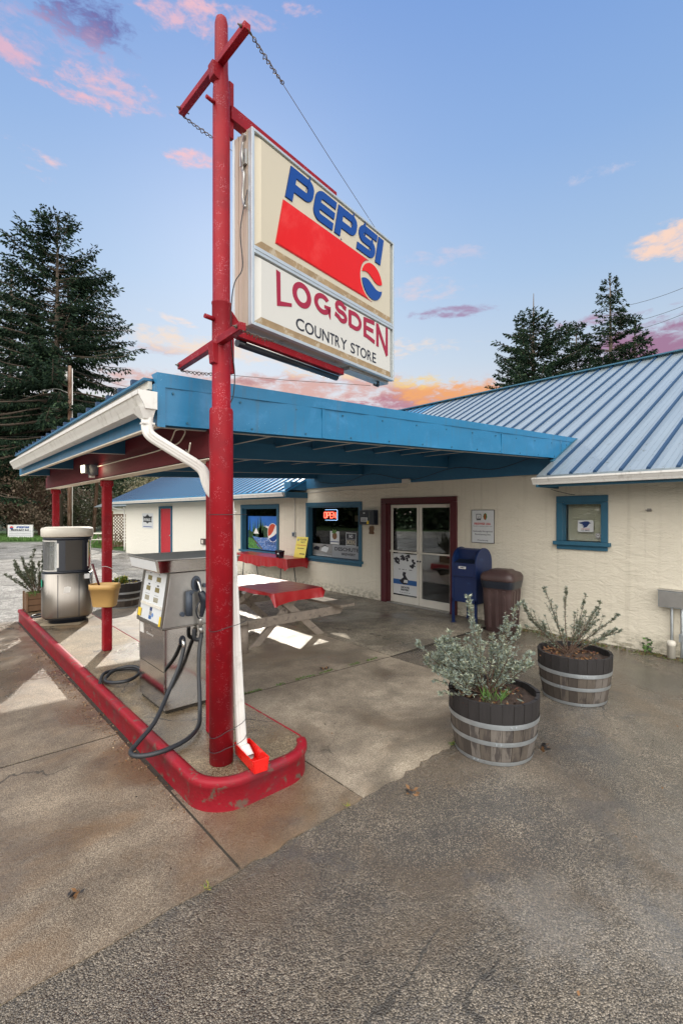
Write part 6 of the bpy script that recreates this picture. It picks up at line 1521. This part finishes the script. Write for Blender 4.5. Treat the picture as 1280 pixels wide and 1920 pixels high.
# ------------------------------------------------------------------ roadside sign
cP=at(38,34); RU=Vector((C_,-S_,0)); RF=Fr(cP,tuple(RU),(0,0,1))
RS=thing('roadside_sign',tuple(cP),'small white letter-board sign with blue and red drinks logo on the far grass verge','sign')
b=MB(); b.m('poster_white'); b.fbox(RF,-.86,.86,.10,.98,-.08,0); b.m('white_paint'); b.stroke(RF,[(-.86,.10),(.86,.10),(.86,.98),(-.86,.98),(-.86,.10)],.05,-.09,.015)
b.m('letter_black')
for z in (.55,.40,.26): b.fbox(RF,-.80,.80,z,z+.018,.001,.006)
b.build('board',None,RS)
b=MB(); b.m('logo_blue'); b.text(RF,'PEPSI',-.28,.76,.60,.90,.008,shear=.3,bold=.05); b.m('logo_red'); b.prism(RF,[(-.62+.13*math.cos(k*.3142),.80+.10*math.sin(k*.3142)) for k in range(0,11)],.002,.008); b.m('logo_blue'); b.prism(RF,[(-.62+.13*math.cos(k*.3142+3.1416),.79+.10*math.sin(k*.3142+3.1416)) for k in range(0,11)],.002,.008); b.m('letter_black'); b.text(RF,'MON-SAT 8-5',-.66,.585,.62,.70,.008,bold=.06); b.build('lettering',None,RS)
b=MB(); 
for a in (-.7,.7): b.fbox(RF,a-.03,a+.03,-.03,.11,-.07,-.01)
b.build('leg','steel_dull',RS)
# ------------------------------------------------------------------ utility poles and wires
def upole(px,d,H_,label,arm=True,tilt=0):
    p=at(px,d); o=thing('utility_pole',tuple(p),label,'utility pole','utility poles beyond the lot'); b=MB(); b.tube([p-Z3*.1,p+Z3*H_+Vector((tilt,0,0))],[.17,.12],12); b.build('pole','pole_wood',o)
    if arm:
        q=p+Z3*(H_-2.0); b=MB(); b.tube(spline([q,q-RU*.9+Z3*.35,q-RU*1.7+Z3*.25],5),.035,6); b.tube([q-RU*1.7+Z3*.25,q-RU*2.05+Z3*.20],[.10,.06],8); b.build('lamp_arm','steel_dull',o)
        b=MB(); q=p+Z3*(H_-.75)-RU*.25; b.tube([q-Z3*.35,q+Z3*.35],.16,10); b.build('transformer','steel_dull',o)
        b=MB(); q=p+Z3*(H_-.2)+RU*.18; b.tube([q,q-Z3*(H_-1)],.03,6); b.build('riser_pipe','white_metal',o)
    return p
PA=upole(131,34,12.4,'tall brown utility pole with a curved lamp arm in front of the great conifer')
PB=upole(175,40,9.5,'thinner dark utility pole between the two far canopy posts',arm=False,tilt=.6)
def wire(a,bq,sag,label,r_=.014,n=24):
    a=Vector(a);bq=Vector(bq); pts=[a+(bq-a)*(k/n)-Z3*sag*4*(k/n)*(1-k/n) for k in range(n+1)]; b=MB(); b.tube(pts,r_,4); tag(b.build('overhead_wire','cable'),label,'wire','overhead wires')
wire(at(-260,34,11.6),PA+Z3*12.2,.3,'highest overhead wire reaching the brown utility pole from the left')
wire(at(-260,34,9.9),PA+Z3*10.2,.3,'middle overhead wire reaching the brown utility pole from the left')
wire(at(-260,34,7.5),at(235,34,7.6),.25,'lowest overhead wire crossing the conifer foot')
wire(PA+Z3*12.2,at(420,42,12.2),.7,'overhead wire running right from the top of the brown utility pole')
wire(PA+Z3*10.2,at(420,42,9.0),.5,'overhead wire running down right from the middle of the brown utility pole')
wire(at(1165,46,21.9),at(1420,30,18.4),.5,'highest of the three wires right of the far conifers',.018)
wire(at(1165,46,20.2),at(1420,30,17.2),.5,'middle of the three wires right of the far conifers',.018)
wire(at(1165,46,19.3),at(1420,30,16.8),.5,'lowest of the three wires right of the far conifers',.018)
# ------------------------------------------------------------------ lattice fence, far picnic table, shed roof
LF=thing('lattice_fence',(7.1,24.7,0),'short brown lattice fence beyond the far corner of the shop','fence')
pL=at(209,24.2); pR=at(240,25.0)
u_=(pR-pL).normalized(); LFr=Fr(pL,tuple(u_),(0,0,1)); Lw=(pR-pL).length
b=MB(); b.fbox(LFr,-.06,.06,-.03,1.95,-.06,.06); b.build('post','brown_wood',LF)
b=MB(); b.fbox(LFr,.06,Lw,1.72,1.80,-.03,.03); b.fbox(LFr,.06,Lw,.12,.20,-.03,.03)
k=-1.6
while k<Lw:
    for s_ in (1,-1):
        pts=[]
        for t_ in range(0,17):
            a=k+t_*.1; z=.2+t_*.095 if s_>0 else 1.72-t_*.095
            if .06<=a<=Lw: pts.append((a,z))
        if len(pts)>1: b.bar(LFr.p(pts[0][0],pts[0][1],.008*s_),LFr.p(pts[-1][0],pts[-1][1],.008*s_),.035,.008,up=tuple(LFr.n)) if False else b.stroke(LFr,[pts[0],pts[-1]],.04,.004*s_-.004,.004*s_+.004)
    k+=.17
b.build('lattice','pole_wood',LF)
FP=thing('picnic_table',(6.6,26,0),'pale picnic table on the grass behind the middle canopy post','picnic table')
cp=at(200,26.0); TF=Fr(cp,tuple(RU),(0,0,1))
b=MB(); b.fbox(TF,-.85,.85,.72,.76,-.36,.36); b.build('table_top','off_white',FP)
for c0 in (-.80,.56): b=MB(); b.fbox(TF,-.85,.85,.42,.45,c0,c0+.24); b.build('bench','off_white',FP)
for a in (-.6,.6):
    for s_ in (-1,1): b=MB(); b.tube([TF.p(a,.72,s_*.2),TF.p(a*1.15,-.02,s_*.62)],.03,6); b.build('leg','grey_wood',FP)
b=MB(); b.tube([TF.p(-.2,.72,0),TF.p(-.62,.2,.3)],.02,6); b.tube([TF.p(.2,.72,0),TF.p(.62,.2,.3)],.02,6); b.build('brace','grey_wood',FP)
SH=thing('shed',(12,30,0),'low outbuilding with blue roof just showing past the far end of the shop','shed')
b=MB(); b.box((9.0,27.6,-.02),(14,33,2.2)); b.build('wall','stucco',SH)
b=MB(); b.hexa([(8.45,27.0,2.22),(11.5,27.0,3.6),(11.5,33.5,3.6),(8.45,33.5,2.22),(8.45,27.0,2.26),(11.5,27.0,3.64),(11.5,33.5,3.64),(8.45,33.5,2.26)]); b.hexa([(11.5,27.0,3.6),(14.6,27.0,2.22),(14.6,33.5,2.22),(11.5,33.5,3.6),(11.5,27.0,3.64),(14.6,27.0,2.26),(14.6,33.5,2.26),(11.5,33.5,3.64)]); b.build('roof','roof_metal',SH)
# drop unused materials
for m in list(bpy.data.materials):
    if m.users==0: bpy.data.materials.remove(m)
